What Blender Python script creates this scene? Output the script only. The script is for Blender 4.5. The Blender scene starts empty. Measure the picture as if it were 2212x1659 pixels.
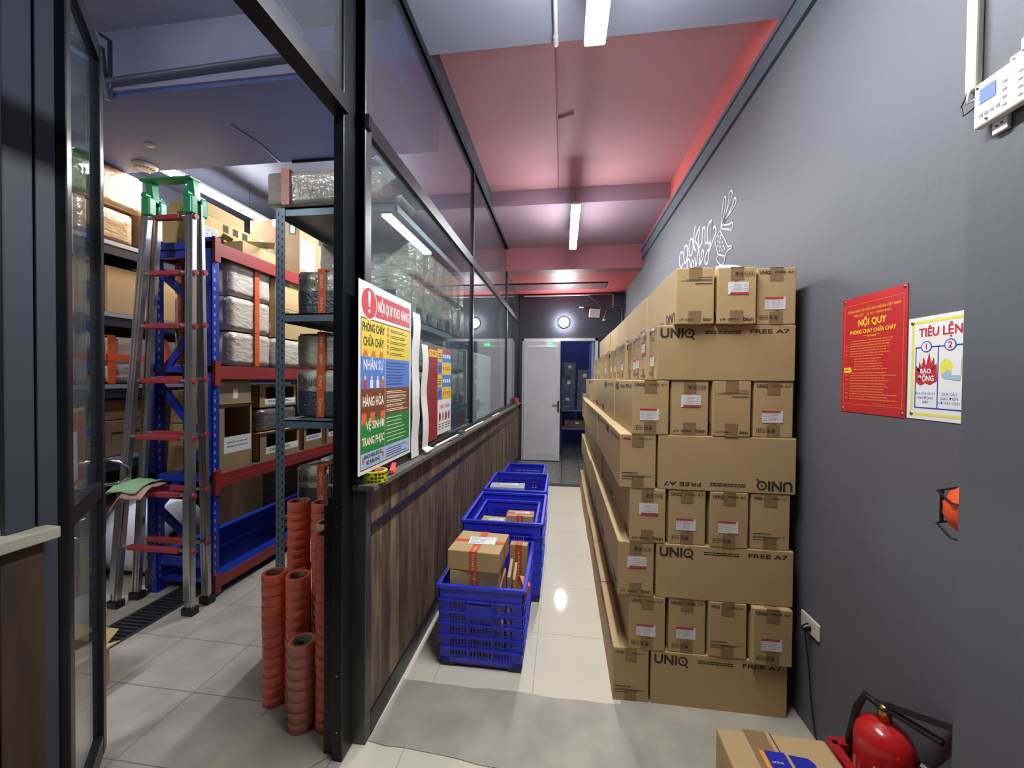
import bpy, bmesh, math, random
from mathutils import Vector, Matrix, noise

random.seed(7)
SC = bpy.context.scene
COL = SC.collection
# ---------------------------------------------------------------- camera
CAM_H, YAW, PITCH, ROLL = 1.55, 0.131, 0.015, 0.010
cd = bpy.data.cameras.new('camera')
cam = bpy.data.objects.new('camera', cd)
COL.objects.link(cam)
cd.sensor_fit = 'HORIZONTAL'
cd.sensor_width = 36.0
cd.lens = 830.0 / 2212.0 * 36.0
cd.clip_start = 0.02
fwd = Vector((-math.sin(YAW) * math.cos(PITCH), math.cos(YAW) * math.cos(PITCH), -math.sin(PITCH)))
rt0 = Vector((math.cos(YAW), math.sin(YAW), 0))
up0 = rt0.cross(fwd)
rt = rt0 * math.cos(ROLL) + up0 * math.sin(ROLL)
up = up0 * math.cos(ROLL) - rt0 * math.sin(ROLL)
cam.matrix_world = Matrix.Translation((0, 0, CAM_H)) @ Matrix((
    (rt.x, up.x, -fwd.x, 0), (rt.y, up.y, -fwd.y, 0), (rt.z, up.z, -fwd.z, 0), (0, 0, 0, 1)))
SC.camera = cam
# ---------------------------------------------------------------- world, exposure
w = bpy.data.worlds.new('world')
SC.world = w
w.use_nodes = True
w.node_tree.nodes['Background'].inputs[0].default_value = (0.55, 0.62, 0.8, 1)
w.node_tree.nodes['Background'].inputs[1].default_value = 0.10
SC.view_settings.view_transform = 'Standard'
SC.view_settings.look = 'None'
SC.view_settings.gamma = 1.0
SC.view_settings.use_curve_mapping = False
SC.view_settings.exposure = 1.35
TUBE = 60.0        # radiance of every tube lamp
SC.cycles.max_bounces = 7
SC.cycles.transparent_max_bounces = 16
SC.cycles.sample_clamp_indirect = 4.0
SC.cycles.caustics_reflective = False
SC.cycles.caustics_refractive = False


# ---------------------------------------------------------------- materials
def lin(c):
    return tuple(((v / 255.0) / 12.92 if v / 255.0 <= 0.04045 else ((v / 255.0 + 0.055) / 1.055) ** 2.4) for v in c) + (1,)


MATS = {}


def mat(name, c, r=0.6, metal=0.0, var=0.0, scale=8.0, c2=None, bump=0.0, bscale=40.0, coat=0.0, stretch=(1, 1, 1), emit=None, es=0.0, rnd=0.0, spec=0.5):
    if name in MATS:
        return MATS[name]
    m = bpy.data.materials.new(name)
    MATS[name] = m
    m.use_nodes = True
    nt = m.node_tree
    N, L = nt.nodes, nt.links
    b = N['Principled BSDF']
    b.inputs['Base Color'].default_value = lin(c)
    b.inputs['Roughness'].default_value = r
    b.inputs['Metallic'].default_value = metal
    b.inputs['Specular IOR Level'].default_value = spec
    b.inputs['Coat Weight'].default_value = coat
    b.inputs['Coat Roughness'].default_value = 0.08
    if emit:
        b.inputs['Emission Color'].default_value = lin(emit)
        b.inputs['Emission Strength'].default_value = es
    if var or bump or rnd:
        tc = N.new('ShaderNodeTexCoord')
        mp = N.new('ShaderNodeMapping')
        mp.inputs['Scale'].default_value = stretch
        L.new(tc.outputs['Object'], mp.inputs[0])
    col = None
    if var:
        n = N.new('ShaderNodeTexNoise')
        n.inputs['Scale'].default_value = scale
        n.inputs['Detail'].default_value = 6
        L.new(mp.outputs[0], n.inputs['Vector'])
        mx = N.new('ShaderNodeMix')
        mx.data_type = 'RGBA'
        mx.inputs[6].default_value = lin(c)
        mx.inputs[7].default_value = lin(c2 or tuple(v * 0.6 for v in c))
        mr = N.new('ShaderNodeMapRange')
        mr.inputs[1].default_value = 0.35
        mr.inputs[2].default_value = 0.7
        mr.inputs[4].default_value = var
        L.new(n.outputs[0], mr.inputs[0])
        L.new(mr.outputs[0], mx.inputs[0])
        col = mx.outputs[2]
    if rnd:
        oi = N.new('ShaderNodeObjectInfo')
        hs = N.new('ShaderNodeHueSaturation')
        m2 = N.new('ShaderNodeMapRange')
        m2.inputs[3].default_value = 1 - rnd
        m2.inputs[4].default_value = 1 + rnd
        L.new(oi.outputs['Random'], m2.inputs[0])
        L.new(m2.outputs[0], hs.inputs['Value'])
        if col:
            L.new(col, hs.inputs['Color'])
        else:
            hs.inputs['Color'].default_value = lin(c)
        col = hs.outputs[0]
    if col:
        L.new(col, b.inputs['Base Color'])
    if bump:
        n2 = N.new('ShaderNodeTexNoise')
        n2.inputs['Scale'].default_value = bscale
        n2.inputs['Detail'].default_value = 3
        L.new(mp.outputs[0], n2.inputs['Vector'])
        bp = N.new('ShaderNodeBump')
        bp.inputs['Strength'].default_value = bump
        bp.inputs['Distance'].default_value = 0.01
        L.new(n2.outputs[0], bp.inputs['Height'])
        L.new(bp.outputs[0], b.inputs['Normal'])
    return m


def glass(name, tint, refl=1.0, body=0.06, veil=(150, 165, 175)):  # pale diffuse colour mixed in to imitate a veil of light
    m = bpy.data.materials.new(name)
    MATS[name] = m
    m.use_nodes = True
    N, L = m.node_tree.nodes, m.node_tree.links
    N.clear()
    out = N.new('ShaderNodeOutputMaterial')
    tr = N.new('ShaderNodeBsdfTransparent')
    tr.inputs[0].default_value = lin(tint)
    gl = N.new('ShaderNodeBsdfGlossy')
    gl.inputs['Roughness'].default_value = 0.0
    df = N.new('ShaderNodeBsdfDiffuse')
    df.inputs[0].default_value = lin(veil)
    lw = N.new('ShaderNodeLayerWeight')
    lw.inputs[0].default_value = 0.5
    pw = N.new('ShaderNodeMath')
    pw.operation = 'POWER'
    pw.inputs[1].default_value = 5.0
    L.new(lw.outputs['Facing'], pw.inputs[0])
    fr = N.new('ShaderNodeMath')
    fr.operation = 'MULTIPLY_ADD'
    fr.inputs[1].default_value = 0.95
    fr.inputs[2].default_value = 0.045
    L.new(pw.outputs[0], fr.inputs[0])
    mu = N.new('ShaderNodeMath')
    mu.operation = 'MULTIPLY'
    mu.use_clamp = True
    mu.inputs[1].default_value = refl
    m0 = N.new('ShaderNodeMixShader')
    m0.inputs[0].default_value = body
    m1 = N.new('ShaderNodeMixShader')
    L.new(tr.outputs[0], m0.inputs[1])
    L.new(df.outputs[0], m0.inputs[2])
    L.new(fr.outputs[0], mu.inputs[0])
    L.new(mu.outputs[0], m1.inputs[0])
    L.new(m0.outputs[0], m1.inputs[1])
    L.new(gl.outputs[0], m1.inputs[2])
    L.new(m1.outputs[0], out.inputs[0])
    return m


def tiles(name, c, line, px, py, ox, oy, lw, r=0.3, var=0.3, c2=None, bump=0.0, scale=3.0, spec=0.5, lr=None):
    """Square tiles laid on object X/Y with grout lines."""
    m = mat(name, c, r, var=var, scale=scale, c2=c2, spec=spec)
    N, L = m.node_tree.nodes, m.node_tree.links
    b = N['Principled BSDF']
    tc = N.new('ShaderNodeTexCoord')
    sx = N.new('ShaderNodeSeparateXYZ')
    L.new(tc.outputs['Object'], sx.inputs[0])
    outs = []
    for k, p, o in ((0, px, ox), (1, py, oy)):
        a = N.new('ShaderNodeMath'); a.operation = 'SUBTRACT'; a.inputs[1].default_value = o
        L.new(sx.outputs[k], a.inputs[0])
        d = N.new('ShaderNodeMath'); d.operation = 'PINGPONG'; d.inputs[1].default_value = p / 2
        L.new(a.outputs[0], d.inputs[0])
        lt = N.new('ShaderNodeMath'); lt.operation = 'LESS_THAN'; lt.inputs[1].default_value = lw / 2
        L.new(d.outputs[0], lt.inputs[0])
        outs.append(lt)
    mxm = N.new('ShaderNodeMath'); mxm.operation = 'MAXIMUM'
    L.new(outs[0].outputs[0], mxm.inputs[0]); L.new(outs[1].outputs[0], mxm.inputs[1])
    src = b.inputs['Base Color'].links[0].from_socket if b.inputs['Base Color'].links else None
    mx = N.new('ShaderNodeMix'); mx.data_type = 'RGBA'
    L.new(mxm.outputs[0], mx.inputs[0])
    if src:
        L.new(src, mx.inputs[6])
    else:
        mx.inputs[6].default_value = lin(c)
    mx.inputs[7].default_value = lin(line)
    L.new(mx.outputs[2], b.inputs['Base Color'])
    return m


# ---------------------------------------------------------------- mesh builder
TXT = {}


def text_mesh(s):
    if s in TXT:
        return TXT[s]
    cu = bpy.data.curves.new('t', 'FONT')
    cu.body = s
    cu.size = 1.0
    cu.resolution_u = 2
    o = bpy.data.objects.new('t', cu)
    COL.objects.link(o)
    dg = bpy.context.evaluated_depsgraph_get()
    me = bpy.data.meshes.new_from_object(o.evaluated_get(dg))
    vs = [(v.co.x, v.co.y) for v in me.vertices]
    fs = [tuple(p.vertices) for p in me.polygons]
    bpy.data.objects.remove(o)
    bpy.data.curves.remove(cu)
    bpy.data.meshes.remove(me)
    xs = [v[0] for v in vs] or [0]
    TXT[s] = (vs, fs, min(xs), max(xs))
    return TXT[s]


def frame(o, u, v):
    u = Vector(u).normalized(); v = Vector(v).normalized(); n = u.cross(v); o = Vector(o)
    return Matrix(((u.x, v.x, n.x, o.x), (u.y, v.y, n.y, o.y), (u.z, v.z, n.z, o.z), (0, 0, 0, 1)))


class MB:
    def __init__(s):
        s.v, s.f, s.m, s.sm = [], [], [], []
        s.M = None

    def add(s, vs, fs, m=0, smooth=False):
        b = len(s.v)
        if s.M is not None:
            vs = [s.M @ Vector(p) for p in vs]
        s.v += [tuple(p) for p in vs]
        for f in fs:
            s.f.append(tuple(i + b for i in f)); s.m.append(m); s.sm.append(smooth)
        return s

    def box(s, x0, y0, z0, x1, y1, z1, m=0):
        return s.add([(x0, y0, z0), (x1, y0, z0), (x1, y1, z0), (x0, y1, z0), (x0, y0, z1), (x1, y0, z1), (x1, y1, z1), (x0, y1, z1)],
                     [(0, 3, 2, 1), (4, 5, 6, 7), (0, 1, 5, 4), (1, 2, 6, 5), (2, 3, 7, 6), (3, 0, 4, 7)], m)

    def bbox(s, x0, y0, z0, x1, y1, z1, bv=0.004, m=0, seg=2):
        bm = bmesh.new()
        bmesh.ops.create_cube(bm, size=1, matrix=Matrix.Translation(((x0 + x1) / 2, (y0 + y1) / 2, (z0 + z1) / 2)) @ Matrix.Diagonal((x1 - x0, y1 - y0, z1 - z0, 1)))
        bmesh.ops.bevel(bm, geom=bm.edges[:], offset=bv, segments=seg, affect='EDGES', profile=0.5)
        bm.verts.index_update()
        s.add([v.co[:] for v in bm.verts], [tuple(v.index for v in f.verts) for f in bm.faces], m)
        bm.free()
        return s

    def quad(s, x0, y0, x1, y1, z=0.0, m=0):
        return s.add([(x0, y0, z), (x1, y0, z), (x1, y1, z), (x0, y1, z)], [(0, 1, 2, 3)], m)

    def poly(s, pts, z=0.0, m=0):
        return s.add([(p[0], p[1], z) for p in pts], [tuple(range(len(pts)))], m)

    def bar(s, a, b, w, h, m=0, upv=(0, 0, 1)):
        a, b = Vector(a), Vector(b)
        d = (b - a)
        L = d.length
        d.normalize()
        u = Vector(upv)
        if abs(d.dot(u)) > 0.99:
            u = Vector((0, 1, 0))
        sd = d.cross(u).normalized()
        u = sd.cross(d).normalized()
        vs = []
        for p in (a, b):
            for i, j in ((-1, -1), (1, -1), (1, 1), (-1, 1)):
                vs.append(p + sd * (i * w / 2) + u * (j * h / 2))
        return s.add(vs, [(0, 1, 2, 3), (7, 6, 5, 4), (0, 4, 5, 1), (1, 5, 6, 2), (2, 6, 7, 3), (3, 7, 4, 0)], m)

    def tube(s, pts, r, seg=10, m=0, closed=False, r2=None, smooth=True):
        P = [Vector(p) for p in pts]
        n = len(P)
        vs, fs = [], []
        prev = None
        for i, p in enumerate(P):
            if closed:
                d = P[(i + 1) % n] - P[i - 1]
            else:
                d = P[min(i + 1, n - 1)] - P[max(i - 1, 0)]
            d.normalize()
            if prev is None:
                u = Vector((0, 0, 1)) if abs(d.z) < 0.9 else Vector((1, 0, 0))
            else:
                u = prev
            sd = d.cross(u).normalized()
            u = sd.cross(d).normalized()
            prev = u
            rr = r if r2 is None else r + (r2 - r) * i / (n - 1)
            for k in range(seg):
                a = 2 * math.pi * k / seg
                vs.append(p + sd * math.cos(a) * rr + u * math.sin(a) * rr)
        for i in range(n if closed else n - 1):
            for k in range(seg):
                a, b_ = i * seg, ((i + 1) % n) * seg
                fs.append((a + k, b_ + k, b_ + (k + 1) % seg, a + (k + 1) % seg))
        s.add(vs, fs, m, smooth)
        if not closed:
            s.add(vs[:seg], [tuple(range(seg))], m)
            s.add(vs[-seg:], [tuple(range(seg))[::-1]], m)
        return s

    def lathe(s, prof, c=(0, 0, 0), seg=24, m=0, smooth=True):
        """prof: (r, z) pairs; r may be 0 at the ends; closed if first == last."""
        vs, fs = [], []
        for r, z in prof:
            for k in range(seg):
                a = 2 * math.pi * k / seg
                vs.append((c[0] + r * math.cos(a), c[1] + r * math.sin(a), c[2] + z))
        for i in range(len(prof) - 1):
            for k in range(seg):
                fs.append((i * seg + k, i * seg + (k + 1) % seg, (i + 1) * seg + (k + 1) % seg, (i + 1) * seg + k))
        return s.add(vs, fs, m, smooth)

    def text(s, t, x, y, h, z=0.0, m=0, width=None, align='l', bold=0.0, shear=0.0):
        """Flat lettering in the local XY plane: (x, y) baseline point, h cap height."""
        vs, fs, x0, x1 = text_mesh(t)
        if not vs:
            return s
        k = h / 0.70
        kx = k if width is None else width / max(x1 - x0, 1e-4)
        wd = (x1 - x0) * kx
        ox = x - x0 * kx - (0 if align == 'l' else wd / 2 if align == 'c' else wd)
        offs = [(0, 0)] if not bold else [(0, 0), (bold, 0), (bold, bold), (0, bold)]
        for i, (dx, dy) in enumerate(offs):
            s.add([(ox + p[0] * kx + dx + shear * p[1] * k, y + p[1] * k + dy, z + i * 0.00005) for p in vs], fs, m)
        return s

    def lines(s, x0, x1, y0, n, dy, th, z=0, m=0, ragged=0.35, rng=None, align='l'):
        """n printed text lines broken into word-sized bars."""
        rng = rng or random
        for i in range(n):
            y = y0 - i * dy
            e = x1 - (x1 - x0) * ragged * rng.random()
            x = x0 if align == 'l' else x0 + (x1 - e) / 2
            e = e if align == 'l' else e - (x1 - e) / 2 + (x1 - e)
            while x < e - th:
                ww = min(th * (1.5 + 4 * rng.random()), e - x)
                s.quad(x, y, x + ww, y + th, z, m)
                x += ww + th * 0.6
        return s

    def mesh(s, name, mats):
        me = bpy.data.meshes.new(name)
        me.from_pydata(s.v, [], s.f)
        for m in (mats if isinstance(mats, (list, tuple)) else [mats]):
            me.materials.append(m)
        me.polygons.foreach_set('material_index', s.m)
        me.polygons.foreach_set('use_smooth', s.sm)
        me.update()
        return me

    def build(s, name, mats, parent=None, loc=None, rot=None):
        o = bpy.data.objects.new(name, s.mesh(name, mats))
        COL.objects.link(o)
        if parent is not None:
            o.parent = parent
        if loc:
            o.location = loc
        if rot:
            o.rotation_euler = rot
        return o


def tag(o, label, cat, group=None, kind=None):
    o['label'] = label
    o['category'] = cat
    if group:
        o['group'] = group
    if kind:
        o['kind'] = kind
    return o


def thing(name, label, cat, loc=(0, 0, 0), rz=0.0, group=None, kind=None):
    o = bpy.data.objects.new(name, None)
    o.empty_display_size = 0.1
    COL.objects.link(o)
    o.location = loc
    o.rotation_euler = (0, 0, rz)
    return tag(o, label, cat, group, kind)


def struct(name, label, cat, mb, mats, parent=None):
    o = mb.build(name, mats, parent)
    return tag(o, label, cat, kind='structure')


def copy_tree(o, parent=None):
    c = o.copy()
    COL.objects.link(c)
    c.parent = parent
    for ch in list(KIDS.get(o.name, ())) or list(o.children):
        copy_tree(ch, c)
    return c


KIDS = {}


def rmat(axis, a):
    return Matrix.Rotation(a, 4, axis)


# common materials
M_WALL = mat('dark_grey_wall_paint', (98, 98, 104), 0.62, var=0.25, scale=2.5, c2=(82, 82, 88), bump=0.08, bscale=30)
M_WALLD = mat('dark_blue_grey_paint', (62, 64, 76), 0.6, var=0.3, scale=2.0, c2=(50, 52, 62))
M_CEILR = mat('red_ceiling_paint', (188, 138, 146), 0.6, var=0.35, scale=1.5, c2=(176, 124, 134))
M_CEILG = mat('grey_ceiling_paint', (152, 154, 176), 0.55, var=0.3, scale=1.7, c2=(138, 138, 158))
M_CEILP = mat('pale_red_paint', (196, 92, 90), 0.5, var=0.2, scale=3)
M_CEILS = mat('storage_ceiling_paint', (84, 106, 172), 0.5, var=0.4, scale=1.2, c2=(72, 92, 152), bump=0.15, bscale=14)
M_LILAC = mat('lit_lilac_paint', (176, 176, 206), 0.6, var=0.3, scale=2)  # lightened in place of light falling on near ceiling and beam face
M_STEEL = mat('black_steel', (30, 31, 35), 0.35, metal=0.3, var=0.3, scale=12, c2=(48, 50, 54))
M_STEELG = mat('worn_grey_steel', (70, 72, 76), 0.35, metal=0.5, var=0.5, scale=10, c2=(110, 110, 108), stretch=(1, 1, 0.2))
M_CREAM = tiles('cream_tile', (226, 219, 198), (190, 182, 160), 0.507, 0.533, -0.13, 2.322, 0.004, r=0.06, var=0.25, c2=(218, 211, 190), spec=0.16)
M_SLATE = tiles('slate_tile', (172, 164, 154), (112, 107, 100), 0.43, 0.335, -1.769, 1.637, 0.005, r=0.55, var=0.8, c2=(144, 137, 129), scale=5)
M_CONC = mat('bare_concrete', (166, 162, 146), 0.75, var=0.8, scale=5, c2=(196, 190, 170), bump=0.2, bscale=60)
M_PATT = tiles('patterned_tile', (140, 140, 130), (84, 84, 82), 0.3, 0.3, 0, 5.7, 0.02, r=0.3, var=0.9, c2=(84, 86, 82), scale=18)
M_WHITE = mat('white_plastic', (226, 226, 222), 0.35)
M_WHITEP = mat('white_paint', (236, 238, 241), 0.4, var=0.15, scale=3)
M_PAPER = mat('white_paper', (232, 232, 228), 0.6)
M_BLACK = mat('black_plastic', (22, 22, 24), 0.4)
M_INK = mat('dark_print', (58, 46, 38), 0.7)
M_REDINK = mat('red_print', (200, 60, 74), 0.6)
M_CARD = mat('cardboard', (190, 161, 114), 0.75, var=0.35, scale=4, c2=(176, 147, 102), rnd=0.05, bump=0.05, bscale=90)
M_CARD2 = mat('dull_cardboard', (158, 132, 98), 0.8, var=0.5, scale=6, c2=(134, 108, 78), rnd=0.10, bump=0.08, bscale=60)
M_TAPEC = mat('brown_packing_tape', (146, 118, 82), 0.35)
M_OR = mat('orange_tape', (216, 92, 44), 0.35, var=0.3, scale=20, c2=(196, 76, 40))
M_BLUE = mat('blue_plastic', (48, 58, 212), 0.36, spec=0.5)
M_RBLUE = mat('blue_rack_paint', (28, 58, 168), 0.35, var=0.25, scale=6, c2=(22, 44, 130))
M_RRED = mat('maroon_beam_paint', (150, 50, 48), 0.4, var=0.3, scale=6, c2=(120, 40, 42))
M_GREYS = mat('grey_shelf_steel', (104, 120, 132), 0.4, metal=0.35, var=0.2, scale=8)
M_ALU = mat('polished_aluminium', (200, 198, 194), 0.28, metal=0.85, var=0.4, scale=7, c2=(130, 128, 124), stretch=(1, 1, 0.15))
M_CHROME = mat('chrome', (200, 200, 205), 0.1, metal=1.0)
M_LAMP = mat('tube_diffuser', (255, 255, 255), 0.5, emit=(250, 252, 255), es=TUBE)
M_GLASS = glass('window_glass', (244, 250, 250), 1.15, 0.06, (170, 185, 190))
M_GLASS2 = glass('transom_glass', (225, 228, 235), 1.3, 0.14, (130, 128, 134))  # heavier grey veil painted in for reflected light

# ================================================================ ROOM
XW = 1.10      # right wall plane
CL = 3.45      # beam underside / general ceiling
# floors
struct('floor', 'glossy cream square tiles along the corridor', 'floor', MB().box(-0.86, -2.8, -0.08, 1.16, 5.56, 0), M_CREAM)
struct('floor_storage', 'grey slate tiles in the storage room', 'floor', MB().box(-4.2, -2.8, -0.08, -0.86, 6.0, 0), M_SLATE)
b = MB()
b.box(-0.86, 5.66, -0.08, 1.16, 9.6, 0.0)
struct('floor_far', 'dark patterned tiles in front of the white door', 'floor', b, M_PATT)
struct('trim_5', 'dark threshold strip where cream tiles end', 'threshold', MB().box(-0.86, 5.56, -0.08, 1.16, 5.66, 0.012), M_WALLD)
# bare concrete screed patch with a ragged front edge
rng = random.Random(3)
pts = [(-0.803, 1.52)]
x = -0.80
while x < 1.05:
    x += 0.08
    pts.append((min(x, XW), (1.495 if x < -0.2 else 1.495 - 0.09 * min(1, (x + 0.2) * 2)) + 0.012 * math.sin(x * 7) + 0.010 * rng.random()))
pts += [(XW, 2.1)]
x = XW
while x > -0.74:
    x -= 0.09
    pts.append((max(x, -0.803), (2.1 if x > 0.30 else 1.865) - 0.014 * rng.random()))
n = len(pts)
b = MB().add([(p[0], p[1], 0.004) for p in pts] + [(p[0], p[1], 0.0) for p in pts],
             [tuple(range(n))] + [(i, i + n, (i + 1) % n + n, (i + 1) % n) for i in range(n)])
struct('floor_concrete', 'bare grey concrete patch in front of the boxes', 'floor', b, M_CONC)
pts = [(-0.87, 1.50), (-0.99, 1.52), (-1.12, 1.545), (-1.22, 1.60), (-1.33, 1.565), (-1.37, 1.40), (-1.37, 1.1), (-0.97, 1.1), (-0.97, 1.38)]
n = len(pts)
b = MB().add([(p[0], p[1], 0.006) for p in pts] + [(p[0], p[1], 0.0) for p in pts],
             [tuple(range(n))[::-1]] + [(i, (i + 1) % n, (i + 1) % n + n, i + n) for i in range(n)])
struct('floor_cement', 'pale cement patch at the storage doorway', 'floor', b, mat('pale_cement', (172, 165, 146), 0.7, var=0.6, scale=6, c2=(150, 142, 126)))

# right wall with the nearer pillar that sticks out
struct('wall_right', 'dark grey painted wall along the right of the corridor', 'wall', MB().box(XW, 1.033, 0, XW + 0.12, 7.4, 3.75), M_WALL)
struct('wall_near_right', 'nearer step of the dark grey wall at the right edge', 'wall', MB().box(0.93, -2.8, 0, XW + 0.12, 1.033, 3.75), M_WALL)
b = MB().box(XW, 2.2, 3.38, XW + 0.01, 5.6, 3.7)
b.v = [(v[0] - 0.004, v[1], v[2]) for v in b.v]
struct('trim_1', 'pale red strip of wall above the dark ledge', 'trim', b, M_CEILP)
b = MB().box(XW - 0.022, -2.8, 3.24, XW, 7.25, 3.375).box(XW - 0.034, -2.8, 3.352, XW, 7.25, 3.380)
struct('trim_2', 'dark ledge along the top of the right wall', 'trim', b, mat('ledge_paint', (78, 86, 96), 0.6))
# ceiling
struct('ceiling', 'red ceiling recess in the middle of the corridor', 'ceiling', MB().box(-0.81, 2.21, 3.62, XW + 0.1, 4.23, 3.75), M_CEILR)
struct('ceiling_near', 'grey painted ceiling band over the near lamp', 'ceiling', MB().box(-0.81, -2.8, CL, XW + 0.1, 2.21, 3.75), M_CEILG)
struct('ceiling_middle', 'grey-mauve ceiling band over the far corridor lamp', 'ceiling', MB().box(-0.81, 4.23, CL, XW + 0.1, 5.6, 3.75), mat('mauve_ceiling_paint', (150, 124, 138), 0.55, var=0.3, scale=2, c2=(138, 112, 126)))
struct('ceiling_beam', 'red beam crossing the corridor before the far door', 'ceiling', MB().box(-0.86, 5.6, 3.12, XW + 0.1, 5.78, 3.75), mat('beam_red_paint', (150, 88, 96), 0.55, var=0.3, scale=2, c2=(128, 74, 84)))
struct('ceiling_far', 'pale red low ceiling with a mauve panel at the far end', 'ceiling', MB().box(-0.86, 5.78, 3.14, XW + 0.1, 7.4, 3.75, 0).box(-0.86, 6.45, 3.12, 0.70, 6.85, 3.14, 1), [M_CEILP, mat('mauve_panel', (112, 74, 84), 0.6)])
struct('ceiling_storage', 'lilac-grey ceiling just inside the storage doorway', 'ceiling', MB().box(-4.1, -2.8, CL, -0.86, 1.86, 3.75, 0).box(-1.36, -2.8, CL - 0.10, -0.86, 1.86, CL, 1), [M_LILAC, M_WALLD])
struct('ceiling_storage_back', 'blue-grey ceiling at the back of the storage room', 'ceiling', MB().box(-4.1, 2.57, CL, -0.86, 6.0, 3.75), mat('storage_back_paint', (92, 94, 110), 0.5, var=0.4, scale=1.2, c2=(78, 80, 96), bump=0.15, bscale=14))
struct('ceiling_storage_beam', 'deep blue-grey beam across the storage room', 'ceiling', MB().box(-4.1, 1.86, 3.10, -0.86, 2.57, 3.75, 0).box(-4.1, 1.845, 3.12, -1.36, 1.86, CL, 1), [M_CEILS, M_LILAC])  # pale sheet on the near face painted as if lit
# header above the glass partition on the corridor side
struct('trim_3', 'shade-darkened strip between glass partition and red ceiling', 'trim', MB().box(-0.86, 2.21, CL, -0.81, 4.23, 3.75).box(-0.86, -2.8, CL - 0.01, -0.80, 7.3, CL + 0.02), M_WALLD)  # dark paint stands in for shade on the wall above the glass
# far wall around the door
b = MB().box(-0.86, 7.25, 2.30, XW, 7.40, 3.14).box(-0.86, 7.25, 0, -0.75, 7.40, 2.30).box(0.62, 7.25, 0, XW, 7.40, 2.30)
struct('wall_far', 'dark blue-grey wall above and beside the far doorway', 'wall', b, M_WALLD)
# dark room behind the doorway
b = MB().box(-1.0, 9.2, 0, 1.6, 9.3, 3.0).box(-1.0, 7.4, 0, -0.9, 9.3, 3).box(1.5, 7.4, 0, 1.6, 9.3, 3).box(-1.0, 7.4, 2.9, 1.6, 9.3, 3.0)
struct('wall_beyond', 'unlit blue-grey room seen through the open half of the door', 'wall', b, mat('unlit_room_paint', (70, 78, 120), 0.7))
# shelf and goods in the room beyond
t = thing('far_shelf', 'dark shelf seen through the open half of the far door', 'shelf', (0.33, 8.05, 0))
for z in (0.55, 0.92):
    MB().box(-0.36, -0.15, z - 0.03, 0.36, 0.25, z).build('shelf_board', mat('dull_board', (110, 116, 150), 0.5), t)
for sx in (-0.36, 0.34):
    MB().box(sx, -0.15, 0, sx + 0.02, 0.25, 2.0).build('side_panel', M_WALLD, t)
for i, (x, z, w_, h_) in enumerate(((0.10, 0.921, 0.30, 0.30), (0.44, 0.921, 0.30, 0.42), (0.12, 1.222, 0.28, 0.36), (0.44, 1.342, 0.28, 0.40), (0.14, 1.583, 0.26, 0.30), (0.3, 0.551, 0.5, 0.14))):
    o = MB().bbox(x - w_ / 2, 7.95, z, x + w_ / 2, 8.2, z + h_, 0.01).build('dark_package', mat('dark_goods', (70, 76, 96), 0.3, var=0.8, scale=12, c2=(120, 124, 140)) if i < 5 else mat('brown_goods', (120, 84, 60), 0.6))
    tag(o, ['low left', 'low right', 'middle left', 'upper right', 'top left', 'brown bottom'][i] + ' package on the dark shelf beyond the far door', 'package', 'dark packages beyond the far door')
    MB().bbox(x - 0.03, 7.944, z + h_ * 0.6, x + 0.04, 7.95, z + h_ * 0.8, 0.001).build('sticker', M_PAPER, o)
tag(MB().bbox(-0.5, 8.3, 2.86, 0.7, 8.4, 2.89, 0.005).build('fill_light', mat('dim_blue_fill', (200, 215, 255), 0.5, emit=(170, 190, 255), es=7)), 'added dim bluish fill light in the room beyond the far door', 'light')  # unseen lamp added to brighten the shelf and goods
struct('wall_pale', 'pale greenish wall behind the last glass panes', 'wall', MB().box(-1.45, 5.78, 0, -1.40, 7.4, 3.4), mat('pale_green_wall', (206, 222, 220), 0.5))
tag(MB().bbox(-1.55, 3.88, 0, -0.99, 5.25, 1.84, 0.01).build('white_cabinet', M_WHITEP), 'pale cabinet behind the glass beyond the grey shelf', 'cabinet')
# storage room walls
struct('wall_left', 'dark wall behind the left storage racks', 'wall', MB().box(-4.2, -2.8, 0, -4.0, 6.0, 3.75), M_WALLD)
struct('wall_back', 'dark blue-grey end wall of the storage room', 'wall', MB().box(-4.1, 5.6, 0, -0.93, 5.75, 3.5), M_WALLD)
struct('wall_rear', 'dark wall behind the viewpoint', 'wall', MB().box(-4.2, -2.95, 0, 1.2, -2.8, 3.75), M_WALLD)

# wainscot partition with wooden planks
M_WOOD = mat('weathered_wood', (132, 110, 86), 0.6, var=1.0, scale=7, c2=(62, 50, 42), stretch=(1, 3.2, 0.45), bump=0.1, bscale=30)
nt = M_WOOD.node_tree
N, L = nt.nodes, nt.links
tc = N.new('ShaderNodeTexCoord'); sp = N.new('ShaderNodeSeparateXYZ'); L.new(tc.outputs['Object'], sp.inputs[0])
dv = N.new('ShaderNodeMath'); dv.operation = 'DIVIDE'; dv.inputs[1].default_value = 0.092; L.new(sp.outputs[1], dv.inputs[0])
fl = N.new('ShaderNodeMath'); fl.operation = 'FLOOR'; L.new(dv.outputs[0], fl.inputs[0])
wn = N.new('ShaderNodeTexWhiteNoise'); wn.noise_dimensions = '1D'; L.new(fl.outputs[0], wn.inputs['W'])
hs = N.new('ShaderNodeHueSaturation'); mr = N.new('ShaderNodeMapRange'); mr.inputs[3].default_value = 0.6; mr.inputs[4].default_value = 1.35
L.new(wn.outputs[0], mr.inputs[0]); L.new(mr.outputs[0], hs.inputs['Value'])
src = N['Principled BSDF'].inputs['Base Color'].links[0].from_socket
L.new(src, hs.inputs['Color']); L.new(hs.outputs[0], N['Principled BSDF'].inputs['Base Color'])

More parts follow.
